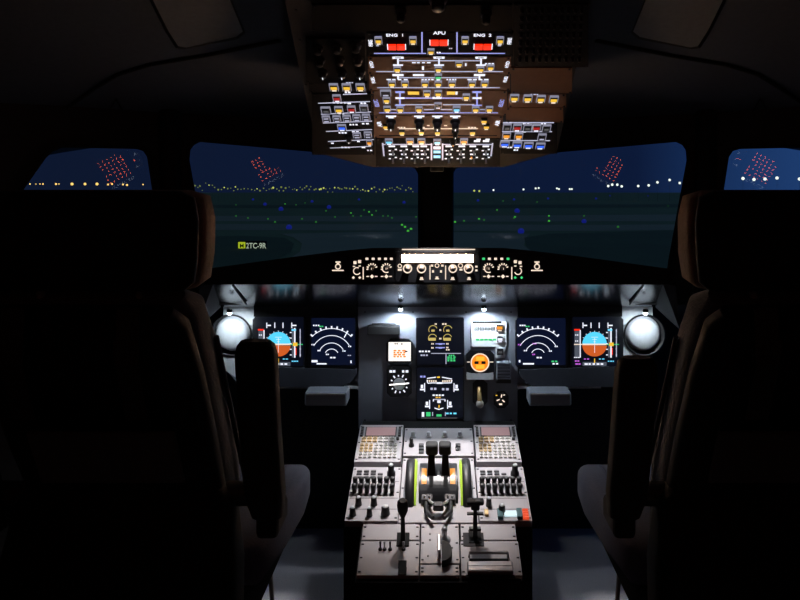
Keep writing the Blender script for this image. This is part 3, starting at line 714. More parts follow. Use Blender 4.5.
def pfd(s, side):
    U = Unit('attitude_display', 'square flight display with blue and brown ball, %s end of the panel' % side, (569.5, 315, 622.5, 369) if s == -1 else (253.5, 315, 306.5, 369), 'display', -.012, screen=e_scr, scr=(3, 2, 3, 3))
    D = 0 if s == -1 else -316.2
    X = lambda a: a + D
    c = U.at(X(594.6), 344.2); r = 12.2 * U.S[0]
    def ball():
        U.mk.prism([(c[0] + r * math.cos(math.radians(a)), c[1] + r * math.sin(math.radians(a))) for a in range(-4, 185, 8)], U.th, U.th + .0005, e_sky)
        U.mk.prism([(c[0] + r * math.cos(math.radians(a)), c[1] - r * .06 + r * math.sin(math.radians(a)) * .94) for a in range(180, 361, 8)], U.th, U.th + .0005, e_earth)
        U.mk.rect(c[0] - r, c[1] - .003, c[0] + r, c[1] + .002, U.th + .0005, U.th + .0009, e_warm)
        for k in range(1, 4): U.mk.rect(c[0] - .004 * k, c[1] + .008 * k, c[0] + .004 * k, c[1] + .008 * k + .0012, U.th + .0005, U.th + .0009, e_white)
        U.mk.line(c[0], c[1] - r * .7, c[0], c[1] + r * .5, .0014, U.th + .0005, U.th + .0009, e_white)
    U.part('attitude_ball', ball, 'ball blue above and brown below')
    def tapes():
        for x0, y0, x1, y1, mm in ((574.6, 331, 579.4, 357, e_gray), (608, 328, 610.4, 357.5, e_gray), (582.6, 362, 606.6, 366, e_gray)):
            a = U.at(X(x0), y0); b = U.at(X(x1), y1); U.mk.rect(a[0], b[1], b[0], a[1], U.th, U.th + .0004, mm)
    U.part('scale_tapes', tapes)
    th = U.th; U.th += .0004
    for a in (583, 591, 599.2, 608): U.line(X(a), 322.6, X(a), 328, .9, e_white)
    for a, w in ((585.4, 3.4), (610.6, 4)): U.solid(X(a), 325.4, w, 1.2)
    U.line(X(580.2), 330, X(580.2), 357.6, 1., e_white); U.line(X(611), 328, X(611), 357.6, 1.3, e_white); U.line(X(616.4), 329, X(616.4), 357, .8, e_line)
    U.solid(X(577), 329.8, 5.6, 1.6, e_red); U.bar(X(577), 335, 3.6, 1.3, e_white, 2); U.bar(X(577), 341, 3.6, 1.3, e_white, 2); U.bar(X(577), 357.4, 6, 1., e_white, 3)
    U.solid(X(611.4), 344.3, 4.4, 3.6, e_yel); U.line(X(574), 344.4, X(582), 344.4, .9, e_warm); U.line(X(606), 344.4, X(619), 344.4, .8, e_green)
    U.solid(X(610), 330, 4.4, 1.7, e_cyan); U.line(X(612.2), 348, X(612.2), 355, .9, e_red)
    for k in range(5): U.bar(X(616.6), 331 + k * 6, 1.4, 1.4, e_white, 1); U.solid(X(607), 332.5 + k * 5.6, 1.8, .9, e_white)
    U.bar(X(594.6), 364, 20, 1.7, e_white, 5); U.bar(X(577.4), 361, 5, 1.4, e_mag, 2); U.bar(X(578.4), 364, 6, 1.4, e_mag, 2); U.line(X(594.6), 358.5, X(594.6), 363, .9, e_yel)
    U.bar(X(587), 359, 6, 1.1, e_mag, 2); U.bar(X(602), 359, 6, 1., e_cyan, 2); U.bar(X(611.4), 361.2, 7, 1.2, e_cyan, 3)
    for an in range(30, 151, 20):
        q = math.radians(an); U.mk.line(c[0] + r * 1.02 * math.cos(q), c[1] + r * 1.02 * math.sin(q), c[0] + r * 1.1 * math.cos(q), c[1] + r * 1.1 * math.sin(q), .002, U.th, U.th + .0004, e_white)
    U.done(); U.th = th
pfd(1, 'left'); pfd(-1, 'right')
def nd(s, side):
    U = Unit('navigation_display', 'square navy display with white range arcs beside the %s attitude display' % side, (309.5, 316, 357, 368) if s == 1 else (515, 316, 567.5, 368), 'display', -.012, screen=e_nd, scr=(2, 2, 2, 3))
    cx_ = 331.6 if s == 1 else 538.; cy_ = 356.; c = U.at(cx_, cy_); k = U.S[0]
    def arcs():
        for r, sp in ((7, 62), (13, 62), (20.4, 60), (27.4, 45)): U.mk.arc(c[0], c[1], (r - .32) * k, (r + .32) * k, 90 - sp, 90 + sp, U.th, U.th + .0004, e_white, 24)
        for a in range(-44, 45, 11):
            q = math.radians(90 + a); U.mk.line(c[0] + 27 * k * math.cos(q), c[1] + 27 * k * math.sin(q), c[0] + 29.8 * k * math.cos(q), c[1] + 29.8 * k * math.sin(q), 1.5 * k, U.th, U.th + .0004, e_white)
    U.part('range_arcs', arcs)
    if s == 1: U.line(cx_ + 16, 331.5, cx_ + 12.6, 337.5, 1., e_white)
    for dx, yy, mm in ((-18.4, 344.6, e_mag if s == -1 else e_white), (18.4, 346.4, e_white), (-12.4, 350.6, e_white), (12.6, 351, e_white), (-4, 354.4, e_mag if s == -1 else e_white)): U.bar(cx_ + dx, yy, 3.4, 1.4, mm, 2)
    U.bar(cx_ + 1.6, 357.6, 6, 1.6, e_white, 2); U.bar(cx_ - 15, 325.4, 7, 1.5, e_white, 3); U.bar(cx_ - 10, 326.4, 5, 1.2, e_green, 2)
    if s == 1:
        U.solid(cx_ - 17, 361.2, 6, 2.2); U.line(cx_ - 15, 363.8, cx_ - 5, 363.8, 1.3, e_white); U.bar(cx_ + 19.6, 361.8, 1.6, 3., e_white, 1); U.bar(cx_ + 18, 355.4, 4, .9, e_line, 2)
    else:
        U.solid(cx_ - 18.4, 361.2, 1.6, 2.4); U.line(cx_ - 15, 363.8, cx_ - 4, 363.8, 1.5, e_white); U.bar(cx_ + 17, 361.4, 7, 1.6, e_green, 2); U.bar(cx_ + 18, 363.8, 7, 1.5, e_white, 2); U.bar(cx_ - 3, 343.6, 5, 1.2, e_mag, 1)
    U.done()
nd(1, 'left'); nd(-1, 'right')
# engine display
U = Unit('engine_display', 'black display with four yellow round engine dials, upper one at the panel centre', (416, 317, 464, 365.5), 'display', .0, screen=e_scr, scr=(1.2, 1.2, 1.2, 1.2), cut=1.)
k = U.S[0]; e_py = emi('dial_pale_yellow', (222, 196, 110), .85)
for a, b, f in ((433, 329.8, 0), (447.8, 329.8, 0), (432.6, 338.4, 1), (447.6, 338.4, 1)):
    c = U.at(a, b)
    def dial(c=c, f=f):
        U.mk.arc(c[0], c[1], 3.9 * k, 4.5 * k, 20, 210, U.th, U.th + .0004, e_py, 18)
        if f: U.mk.rect(c[0] - 4 * k, c[1] - 2.2 * k, c[0] + 3.2 * k, c[1] + .6 * k, U.th, U.th + .0004, e_py)
        else: U.mk.rect(c[0] - 1.6 * k, c[1] - 1.8 * k, c[0] + 1.6 * k, c[1] + .2 * k, U.th, U.th + .0004, e_py)
    U.part('engine_dial', dial)
for a, b, w in ((436, 324, 2.4), (444.6, 324, 5), (440.4, 330, 2), (440.4, 338.6, 2.4), (432.6, 343.8, 2.6), (447.6, 343.8, 2.6), (432.6, 347.8, 2.6), (447.6, 347.6, 2.6)): U.bar(a, b, w, 1.7, e_warm, 2)
for b in (344, 347.8): U.line(435.5, b - .2, 445, b - .2, 1., e_blue_w); U.solid(440.4, b, 3.4, 1.6, e_blue_w)
U.bar(425, 351.4, 12, 1.8, e_white, 4); U.bar(424.6, 355.2, 8, 1.7, e_line, 3); U.line(431, 353.4, 461, 353.4, .6, e_line); U.line(446, 354, 446, 364, .8, e_line)
for i in range(4): U.bar(451.8, 355.4 + i * 1.75, 9 if i else 6, 1.5, e_green, 3)
U.bar(448, 349.8, 4, 1.4, e_warm, 2); U.done()
# systems display
U = Unit('systems_display', 'black display with a white aircraft systems diagram, lower one at the panel centre', (416, 366.5, 464, 419), 'display', .0, screen=e_scr, scr=(1.2, 1.2, 1.2, 1.), cut=1.)
U.bar(423.4, 376.6, 6.4, 2., e_blue_w, 2); U.bar(439, 377.2, 4, 1.6, e_yel, 1)
def wing():
    a = [U.at(*p) for p in ((427, 378.6), (432, 377.6), (436, 377.4))]
    for pts in (((427, 378.4), (436, 377.2)), ((442, 377.2), (452, 379)), ((427.6, 383.2), (433, 382.8)), ((433, 382.8), (436, 383)), ((442, 383), (451, 382.8)), ((427, 380), (427.6, 383)), ((452, 380), (451.4, 383))):
        p, q = U.at(*pts[0]), U.at(*pts[1]); U.mk.line(*p, *q, .9 * k, U.th, U.th + .0004, e_white)
    for i in range(5):
        for s in (-1, 1):
            p = U.at(439.4 + s * (3.5 + i * 2.1), 381.2 - .1 * i); U.mk.rect(p[0] - .7 * k, p[1] - .9 * k, p[0] + .7 * k, p[1] + .9 * k, U.th, U.th + .0004, e_warm)
U.part('wing_diagram', wing); U.solid(439.4, 383, 6, 1.6)
for a, b, s in ((422.6, 387.5, 1), (456, 387.5, -1), (427.6, 404.4, 1), (449.6, 404.4, -1)):
    U.line(a + s * 2, b - 4.4, a + s * 2, b + 4.4, .9, e_white); U.solid(a - s * .6, b - 1, 2.4, 3.4); U.solid(a - s * .6, b + 2, 4, 1.6)
U.bar(434, 388.8, 7, 2.4, e_line, 2); U.bar(446, 389.2, 8, 2.4, e_line, 2); U.bar(438.6, 395.2, 12, 1.6, e_white, 4); U.bar(438.6, 397.4, 6, 1.4, e_yel, 2)
U.line(433, 399.4, 445, 399.4, .9); U.solid(433.4, 400.4, 1, 2); U.solid(445, 400.4, 1, 2); U.solid(439, 401.6, 3.4, 2.6); U.line(439, 405, 439, 408, 1., e_yel)
U.line(434.6, 408, 439, 409.4, 1., e_white); U.line(439, 409.4, 443.4, 408, 1., e_white)
U.solid(423, 414.4, 2.4, 4.6); U.solid(428.4, 414.2, 4.4, 4.2, e_green); U.line(432.6, 412, 432.6, 416, .8); U.solid(439, 415.4, 5, 2.2, e_green); U.line(445.4, 412, 445.4, 416, .8); U.bar(451.6, 413.4, 11, 1.8, e_cyan, 3)
U.line(421, 418, 457, 418, .7, e_dim); U.done()
U = Unit('blank_plate', 'black blank plate under the lower centre display', (416, 419.6, 464, 428), 'plate', .0, cut=.6, deep=.009); U.done()
# standby instrument + clock dial
U = Unit('standby_display', 'small bright white standby screen with orange figures left of the engine display', (386.5, 338.5, 412.8, 364), 'display', .0, screen=e_isis, scr=(2, 3.6, 2, 3.), cut=4.)
for i in range(4): U.bar(400, 350.6 + i * 2, 13, 1.7, e_orange, 3 + i % 2)
U.bar(396.5, 343.8, 4, 1.2, slotm, 2); U.bar(402, 344, 2.4, 1.2, slotm, 1); U.bar(407, 351.4, 4.6, 1.4, slotm, 1); U.done()
U = Unit('bearing_indicator', 'small black round compass dial with white ticks under the white standby screen', (387, 365, 412, 396), 'dial', .0, cut=4.)
c = U.at(399.2, 384)
def dial():
    U.mk.arc(c[0], c[1], 0.0005, 6 * k, 0, 360, U.th, U.th + .001, mipl, 26)
    for a in range(0, 360, 30):
        q = math.radians(a + 5); r0, r1 = (7.2, 10) if a % 60 == 0 else (7.4, 9); U.mk.line(c[0] + r0 * k * math.cos(q), c[1] + r0 * k * math.sin(q), c[0] + r1 * k * math.cos(q), c[1] + r1 * k * math.sin(q), 1.3 * k, U.th, U.th + .0006, e_white)
U.part('dial_face', dial)
def needle(): U.mk.line(c[0] - 9.6 * k, c[1] - .8 * k, c[0] + 9 * k, c[1] + .7 * k, 1.1 * k, U.th + .001, U.th + .0018, e_wht2)
U.part('needle', needle); U.bar(393, 371.4, 7, 2.6, e_white, 2); U.bar(405.6, 371.4, 7, 2.6, e_white, 2); U.done()
# card holder ledge
t = thing('document_clip', 'black ledge clip on the grey panel under the left lamp glow', 'clip', MP.mw(0, *MP.uv(384, 328)))
a = MP.uv(384, 328); m = MB(); m.box((0, -.004, .017), (32 * K, .03, .034), blackp, .003); m.build('tray', t)
m = MB(); m.box((.0, .013, .006), (24 * K, .008, .012), blackm, .002); m.build('spring_bar', t)
# gear/brake panel on the right
U = Unit('indicator_light_panel', 'brightly lit pale panel with green and amber lights right of the engine display', (471.5, 321, 506.5, 346.5), 'control panel', .0, cut=1., deep=.005)
U.bz.data.materials[0] = mipl
U.solid(487, 322.4, 29, 2.4, slotm)
for i in range(4): U.solid(476.6 + i * 5.4, 328.6, 4.4, 4.2, e_dim); U.solid(476.6 + i * 5.4, 328.6, 3.2, 3., mipl)
for i in range(5): U.solid(477.6 + i * 4.2, 339.6, 3.4, 2., e_green)
U.button(499.6, 328, 'A', 6.6, 7, False); U.button(500, 339.4, 'W', 5.6, 6, False); U.done()
U = Unit('guarded_button', 'single dark square button in a pale frame under the landing gear panel', (495.4, 346.6, 505, 357.5), 'button', .0, cut=.8, deep=.006); U.bz.data.materials[0] = mipl; U.button(500, 351.6, 'D', 6.2, 6.6, False); U.done()
U = Unit('brake_gauge', 'round orange glowing gauge in a black bezel right of the centre displays', (466, 349.5, 494, 377), 'gauge', .0, cut=4.)
c = U.at(480, 362.6)
def gf():
    U.mk.disc(c[0], c[1], 9.2 * k, U.th, U.th + .0008, e_orange); U.mk.arc(c[0], c[1], 8.2 * k, 9.4 * k, 0, 360, U.th + .0008, U.th + .0016, e_warm, 30)
    for s in (1, -1): U.mk.rect(c[0] - 4 * k, c[1] + s * 4 * k - 2 * k, c[0] + 4.4 * k, c[1] + s * 4 * k + 2 * k, U.th + .0008, U.th + .0014, e_yel)
    for x0 in (-5.6, 1.4): U.mk.rect(c[0] + x0 * k, c[1] - 1.4 * k, c[0] + (x0 + 4.2) * k, c[1] + 1.4 * k, U.th + .0008, U.th + .0014, bez)
U.part('gauge_face', gf, 'glowing orange round face with a pale rim'); U.part('index_mark', lambda: U.line(467, 362, 470, 362, .9, e_warm)); U.part('index_mark', lambda: U.line(490, 362, 493.4, 362, .9, e_warm))
a = U.at(466.6, 372); b = U.at(493.4, 379.5)
m = MB(); m.prism([(a[0], a[1]), (a[0] + 5 * k, a[1] - 1.2 * k), (b[0] - 5 * k, a[1] - 1.2 * k), (b[0], a[1]), (b[0], b[1]), (a[0], b[1])][::-1], 0, .016, mipl); m.build('lower_flange', U.root, 'pale grey lower flange'); U.done()
t = thing('louvre_box', 'grey ribbed box standing out of the panel right of the orange gauge', 'box', MP.mw(0, *MP.uv(503, 369)))
m = MB(); m.box((0, 0, .016), (14.4 * K, 17 * K, .032), mipm, .003); m.build('casing', t)
m = MB()
for i in range(5): m.box((0, .022 - i * .011, .0325), (12 * K, .004, .003), mipd)
m.build('louvre_slats', t)
m = MB(); m.box((0, -10.6 * K, .012), (15 * K, 4.6 * K, .024), blackp, .003); m.build('ledge', t)
U = Unit('landing_gear_lever', 'pale landing gear lever in a tall black slot below the orange gauge', (472.6, 378, 487.4, 406.5), 'lever', .0, cut=5., deep=.006)
m = MB(); a = U.at(479, 388); b = U.at(479.5, 402); m.tube([(a[0], a[1], .006), (a[0], a[1] - .01, .03), (b[0], b[1], .034)], .0075, brass); m.build('lever_arm', U.root)
m = MB(); m.lathe((b[0], b[1], .016), [(.010, 0), (.013, .008), (.013, .022), (.008, .028), (0, .028)], keym, 18); m.build('lever_knob', U.root); U.done()
U = Unit('pressure_gauge', 'small black round-cornered triple pressure gauge right of the landing gear lever', (493.4, 391, 508.4, 407.5), 'gauge', .0, cut=4., deep=.008)
c = U.at(501, 399)
for a in (80, 200, 320):
    q = math.radians(a); U.mk.line(c[0] + 1.5 * k * math.cos(q), c[1] + 1.5 * k * math.sin(q), c[0] + 4.6 * k * math.cos(q), c[1] + 4.6 * k * math.sin(q), 1.1 * k, U.th, U.th + .0006, e_warm); U.has = True
U.bar(497, 395.4, 2.6, 1., e_yel, 1); U.bar(504.4, 395, 2.4, 1., e_warm, 1); U.solid(500.6, 404.2, 3, 1.6, e_warm); U.done()
# side air outlets, pull-out tables, glareshield lamps
for s, side in ((1, 'left'), (-1, 'right')):
    MX = lambda a: a if s == 1 else 876 - a
    c = P(MX(228.5), 337, YM - .02) if s == 1 else P(647, 337, YM - .02)
    c.y = YM + .02
    t = thing('side_air_outlet', 'round pale air outlet disc at the %s end of the instrument panel' % side, 'air outlet', Matrix.Translation(c) @ Matrix.Rotation(PI / 2, 4, 'X'))
    m = MB(); m.lathe((0, 0, 0), [(.073, 0), (.074, .008), (.069, .010), (.067, .003), (.0, .003)], blackp, 40); m.build('gap_shade_ring', t)  # dark gap ring; the off-centre disc leaves it showing as a shadow crescent
    m = MB(); m.lathe((0.005 * s, .006, 0), [(.061, .004), (.056, .014), (.05, .022), (.02, .024), (0, .024)], mipl, 40); m.build('disc', t)
    c = P(MX(327.5), 389, YM - .06)
    t = thing('pull_out_table', 'grey pull-out table edge under the %s navigation display' % side, 'table', Matrix.Translation(c))
    m = MB(); m.box((0, .0, -.024), (.142, .09, .046), mipm, .006); m.build('table_leaf', t)
    m = MB(); m.box((0, -.046, -.006), (.13, .004, .006), mipl, .001); m.build('edge_strip', t)
    m = MB(); m.box((0, .075, -.012), (.10, .06, .02), blackp); m.build('slide', t)
LAMPS = [(400.5, 309.5, 'third', 1.0), (484, 309.5, 'fourth', 1.0), (229.5, 313.5, '', .8), (645.5, 313.5, '', .8)]
for i, (a, b, nm, pw_) in enumerate(LAMPS):
    c = P(a, b, YM - (.05 if i < 2 else .085))
    lab = ['small glowing lamp under the glareshield above the white standby screen', 'small glowing lamp under the glareshield above the landing gear panel',
           'small glowing lamp under the left end of the glareshield', 'small glowing lamp under the right end of the glareshield'][i]
    t = thing('panel_lamp', lab, 'lamp', Matrix.Translation(c))
    m = MB(); m.lathe((0, 0, 0), [(.008, .014), (.010, .010), (.008, .004)], blackm, 16); m.build('socket', t)
    m = MB(); m.lathe((0, 0, 0), [(.0, -.006), (.0055, -.004), (.0075, .0), (.006, .005), (.0, .006)], e_lampw, 14); m.build('bulb', t)
    q = c + Vector((0, -.004, -.018))
    spot(q, q + Vector((0, .12 if i < 2 else .3, -1)), (2.1 if i < 2 else 1.3) * pw_, 172, (.80, .91, 1.), .008, .5, name='panel_lamp_light')

# ================================================================== CENTRE PEDESTAL
A_ = P(438, 432, 2.67); B_ = P(438, 525, 2.22); C_ = P(438, 578, 2.04)
PD = Plane(B_, (1, 0, 0), A_ - B_); PL = Plane(B_ + Vector((0, -.001, -.004)), (1, 0, 0), B_ - C_)
t = thing('centre_pedestal', 'black pedestal body standing on the floor between the two seats', 'pedestal')
m = MB(); hw = .262
up = [(-hw, A_.y + .0, 0), (hw, A_.y, 0)]
def wedge(m, hw, a, b, dn):
    v = []
    for x in (-hw, hw): v += [(x, a.y, a.z - dn), (x, b.y, b.z - dn), (x, b.y, 0), (x, a.y, 0)]
    m.add(v, [[0, 1, 2, 3], [7, 6, 5, 4], [0, 4, 5, 1], [1, 5, 6, 2], [2, 6, 7, 3], [3, 7, 4, 0]], peds)
wedge(m, hw, A_ + Vector((0, .1, .02)), B_, .012); m.build('upper_body', t)
m = MB(); wedge(m, .212, B_, C_ + Vector((0, -.004, -.002)), .008); m.build('lower_body', t)

def pm(name, label, rect, pl=PD, fm=pedf, th=.008, cat='control panel'): return Module(name, label, rect, fm, cat, pl, th)
def quadmod(name, label, pts, pl=PD, fm=pedf, th=.008, cat='control panel'):
    """panel whose edges follow the pedestal (trapezium in the photo, rectangle in place)"""
    a = [pl.uv(*p) for p in pts]; x0 = sum(p[0] for p in (a[0], a[3])) / 2; x1 = (a[1][0] + a[2][0]) / 2; y1 = (a[0][1] + a[1][1]) / 2; y0 = (a[2][1] + a[3][1]) / 2
    M_ = Module.__new__(Module); M_.pl = pl; M_.c = (sum(p[0] for p in pts) / 4, sum(p[1] for p in pts) / 4)
    cx, cy = (x0 + x1) / 2, (y0 + y1) / 2; M_.off = (cx, cy); M_.root = thing(name, label, cat, pl.mw(0, cx, cy)); M_.th = th
    w, h = x1 - x0 - .002, y1 - y0 - .002; M_.w, M_.h = w, h
    m = MB(); m.box((0, 0, th / 2 - .006), (w, h, th + .012), fm, .0015); M_.plate = m.build('faceplate', M_.root)
    for sx in (-1, 1):
        for sy in (-1, 0, 1) if h > .1 else (-1, 1): put('fastener', FAST, M_.root, None, (sx * (w / 2 - .006), sy * (h / 2 - .012), th))
    M_.mk = MB(); M_.has = False; M_.S = pl.sc(*M_.c); return M_
def mcdu(s, side):
    MX = lambda a: a if s == 1 else 876 - a
    pts = [(359.5, 430), (403.3, 430), (401.6, 467.5), (354.6, 467.5)] if s == 1 else [(474, 430), (515.8, 430), (521.6, 467.5), (475.4, 467.5)]
    M_ = quadmod('keypad_unit', 'pale keypad unit with a pinkish screen at the upper %s of the pedestal' % side, pts, th=.02, cat='keypad')
    w, h, th = M_.w, M_.h, M_.th
    m = MB(); m.rect(-w * .36, h * .16, w * .36, h * .43, th, th + .002, keyd, .001); m.build('screen_bezel', M_.root)
    m = MB(); m.rect(-w * .33, h * .18, w * .33, h * .41, th + .002, th + .003, e_pink); m.build('screen', M_.root, 'dim pinkish screen')
    kc = {}
    def key(x, y, sx, sy, mm, nm='key'):
        k_ = (sx, sy, mm.name)
        if k_ not in kc:
            b = MB(); b.box((0, 0, .003), (sx, sy, .006), mm, .001); lg = MB(); lg.rect(-sx * .3, -sy * .16, sx * .3, sy * .16, .006, .0064, keyd if mm is not keyd else e_dim); kc[k_] = (b.mesh('key'), lg.mesh('key_legend'))
        o = put('key', kc[k_][0], M_.root, None, (x, y, th)); put('key_legend', kc[k_][1], o)
    for j in range(6):
        for q in (-1, 1): key(q * w * .43, h * (.40 - j * .045), w * .06, h * .03, keyd)
    amb = mat('key_amber_' + side, (200, 170, 120), .5) if 'key_amber_' + side not in MATS else MATS['key_amber_' + side]
    for j in range(2):
        for i in range(6): key(w * (-.36 + i * .125), h * (.10 - j * .075), w * .1, h * .05, amb if i < 3 else keym)
    for j in range(5):
        for i in range(5): key(w * (-.06 + i * .105), h * (-.08 - j * .078), w * .075, h * .05, keym)
    for j in range(5):
        for i in range(3): key(w * (-.38 + i * .1), h * (-.08 - j * .078), w * .075, h * .05, amb if j < 3 else keym)
    m = MB(); m.lathe((w * .40, h * .08, th), [(.005, 0), (.005, .008), (0, .008)], blackp, 12); m.build('dimmer_knob', M_.root)
    M_.done()
mcdu(1, 'left'); mcdu(-1, 'right')
def audio(s, side):
    pts = [(354.4, 469), (401.5, 469), (398.5, 523.6), (343, 523.6)] if s == 1 else [(475.5, 469), (521.8, 469), (534.2, 523.6), (479, 523.6)]
    M_ = quadmod('audio_panel', 'pale radio panel with two rows of black knobs, %s side of pedestal' % side, pts, th=.008)
    MX = lambda a: a if s == 1 else 876 - a
    w, h, th = M_.w, M_.h, M_.th
    for j, yy in enumerate((.40, .345, .28)):
        for i in range(4 if j == 1 else 3 + (j == 2) * 2):
            x = -w * .36 + i * w * .145
            b = MB(); b.box((0, 0, .002), (w * .105, h * .03, .004), keyd, .001); b.build('radio_key', M_.root).location = (x, h * yy, th)
    a = MB(); kx = w * .30 if s == 1 else w * .30
    a.lathe((kx, h * .33, th), [(.013, 0), (.013, .012), (.009, .014), (.009, .034), (.007, .036), (0, .036)], blackp, 18); a.lathe((kx, h * .33, th + .036), [(.007, 0), (.006, .003), (0, .003)], mipl, 14)
    a.build('tuning_knob', M_.root)
    for j, yy in enumerate((.13, .0)):
        for i in range(7):
            x = -w * .40 + i * w * .125
            key = ('aud', j)
            if key not in btn_cache:
                b = MB(); b.box((0, 0, .001), (.013, .034, .002), keyd, .0006); b.lathe((0, 0, 0), [(.0065, .002), (.006, .016), (.0075, .018), (.0075, .027), (.005, .029), (0, .029)], blackp, 14); btn_cache[key] = b.mesh('volume_knob')
            put('volume_knob', btn_cache[key], M_.root, None, (x, h * yy, th))
    if s == 1: ks = ((-.28, -.22, .009), (.02, -.22, .009), (-.36, -.40, .009), (-.04, -.41, .008), (.26, -.38, .012))
    else: ks = ((-.30, -.24, .008), (-.06, -.36, .010))
    for a_, b_, r in ks:
        b = MB(); b.lathe((0, 0, 0), [(r * 1.1, 0), (r, .006), (r * .9, .022), (r * .7, .025), (0, .025)], keyd if r > .01 else blackp, 18); b.lathe((0, 0, .025), [(r * .7, 0), (r * .6, .002), (0, .002)], mipl, 14)
        b.build('selector_knob', M_.root).location = (w * a_, h * b_, th)
    m = MB(); m.rect(-w * .47, -.0006, w * .47, .0006, 0, .0006, keyd); sm_ = m.mesh('seam_line')
    for q in (-.3, .206, -.104): put('seam_line', sm_, M_.root, None, (0, h * q, th))
    if s == -1:
        m = MB(); m.rect(-w * .02, -h * .43, w * .22, -h * .35, th, th + .006, e_tealw, .001); m.build('code_window', M_.root, 'bright white lit window')
        teal = mat('teal_plate', (40, 92, 98), .5)
        for x in (-.1, .27): m = MB(); m.box((w * x, -h * .41, th + .006), (w * .1, h * .15, .012), teal, .002); m.build('window_cheek', M_.root)
        ored = emi('orange_red', (255, 90, 50), .8)
        m = MB()
        for i in range(4): m.box((w * .39, -h * (.34 + i * .042), th + .004), (w * .11, h * .026, .008), ored, .001)
        m.build('alert_light', M_.root, 'orange-red striped light'); m = MB(); m.box((-w * .36, -h * .38, th + .004), (w * .08, h * .1, .008), brass, .002); m.build('side_light', M_.root)
    M_.done()
audio(1, 'left'); audio(-1, 'right')
# trim switch panel in front of the levers
M_ = quadmod('switch_panel', 'pale panel with four small knobs and amber buttons in front of the thrust levers', [(404.4, 430), (473, 430), (474.2, 458), (403, 458)], th=.008)
for a in (413, 428.6, 444.6, 460): M_.knob(a, 436.6, 2.6, .018, mipl, ptr=None)
for a, b in ((421.4, 446), (421.4, 449.4), (421.4, 452.6), (458, 446), (458, 449.6)): M_.button(a, b, 'D', 5, 2.4, False); M_.solid(a + .2, b + .2, 3.4, 1.1, e_amb)
M_.knob(411.4, 446, 2.4, .03, blackp, ptr=None); M_.done()
# thrust lever quadrant
M_ = quadmod('thrust_quadrant', 'black thrust lever quadrant with two levers between green-striped trim wheels', [(402.8, 459), (474.4, 459), (478.6, 524), (397.8, 524)], th=.004, cat='thrust levers')
q0 = PD.uv(438, 485); oy = q0[1] - M_.off[1]; R_ = .115; zc = -.065
m = MB(); n = 22
def arcpt(a, r, y=0.): return (oy + r * math.sin(a), zc + r * math.cos(a))
pf = [arcpt(math.radians(-58 + 116 * i / n), R_) for i in range(n + 1)]
m.loft([[(x, p[0], p[1]) for p in pf] + [(x, pf[-1][0], -.004), (x, pf[0][0], -.004)] for x in (-.056, .056)], bez, True, False); m.build('curved_housing', M_.root)
for s in (-1, 1):
    m = MB(); pf2 = [arcpt(math.radians(-52 + 100 * i / 12), R_ + .001) for i in range(13)]
    m.loft([[(s * .043 - .011, a, b) for a, b in pf2], [(s * .043 + .011, a, b) for a, b in pf2]], mat('quadrant_scale_plate', (36, 37, 40), .45) if s == -1 else MATS['quadrant_scale_plate'], False, False); m.build('scale_plate', M_.root)
    m = MB(); pf2 = [arcpt(math.radians(-26 + 30 * i / 6), R_ + .002) for i in range(7)]
    m.loft([[(s * .042 - .0075, a, b) for a, b in pf2], [(s * .042 + .0075, a, b) for a, b in pf2]], e_amb, False, False); m.build('trim_indicator', M_.root, 'small amber glowing indicator')
    # trim wheel
    m = MB(); m.lathe((s * .083, oy, zc - .0), [(.05, -.013), (.124, -.013), (.130, -.008), (.130, .008), (.124, .013), (.05, .013)], blackp, 48, 'X'); w_ = m.build('trim_wheel', M_.root)
    m = MB(); pf3 = [arcpt(math.radians(-55 + 110 * i / 20), .1265) for i in range(21)]
    m.loft([[(s * .070, a, b + .0015) for a, b in pf3], [(s * .0645, a, b - .002) for a, b in pf3]], lime, False, False); m.build('green_stripe', w_, 'bright yellow-green stripe')
    # slot and thrust lever
    m = MB(); pf4 = [arcpt(math.radians(-30 + 70 * i / 8), R_ + .0015) for i in range(9)]
    m.loft([[(s * .021 - .006, a, b) for a, b in pf4], [(s * .021 + .006, a, b) for a, b in pf4]], slotm, False, False); m.build('lever_slot', M_.root)
    m = MB(); b0 = arcpt(math.radians(-4), R_ - .01); b1 = (oy + .020, .098)
    m.loft([[(s * .021 + dx * .011, b0[0] + dy * .016, b0[1]) for dx, dy in ((-1, -1), (1, -1), (1, 1), (-1, 1))], [(s * .0205 + dx * .0095, b1[0] + dy * .010, b1[1]) for dx, dy in ((-1, -1), (1, -1), (1, 1), (-1, 1))]], blackp, True, False)
    lv = m.build('thrust_lever', M_.root)
    m = MB(); m.box((s * .0195, b1[0] + .004, b1[1] + .012), (.037, .034, .034), blackm, .008, seg=3); m.build('lever_grip', lv)
    m = MB(); m.lathe((s * .021, b1[0] - .010, .072), [(.006, -.006), (.006, .010), (0, .012)], chrome, 12); m.build('release_button', lv)
    # master switch
    m = MB(); e_ = PD.uv(438 + s * 11.5, 503); m.box((e_[0], e_[1] - M_.off[1], .012), (.034, .03, .022), keyd, .004); m.build('switch_guard', M_.root)
    m = MB()
    for dx in (-.006, .006): m.lathe((e_[0] + dx, e_[1] - M_.off[1] - .006, .023), [(.0035, 0), (.003, .006), (0, .007)], chrome, 10)
    m.build('guard_buttons', M_.root)
m = MB(); p = PD.uv(438, 513); y_ = p[1] - M_.off[1]
m.tube([(-.03, y_ + .05, .012), (-.022, y_ + .012, .026), (-.008, y_ - .01, .034)], .005, chrome); m.tube([(.03, y_ + .05, .012), (.022, y_ + .012, .026), (.008, y_ - .01, .034)], .005, chrome)
m.tube([(-.036, y_ + .055, .010), (-.034, y_ - .02, .02), (-.016, y_ - .05, .022)], .006, blackp); m.tube([(.036, y_ + .055, .010), (.034, y_ - .02, .02), (.016, y_ - .05, .022)], .006, blackp)
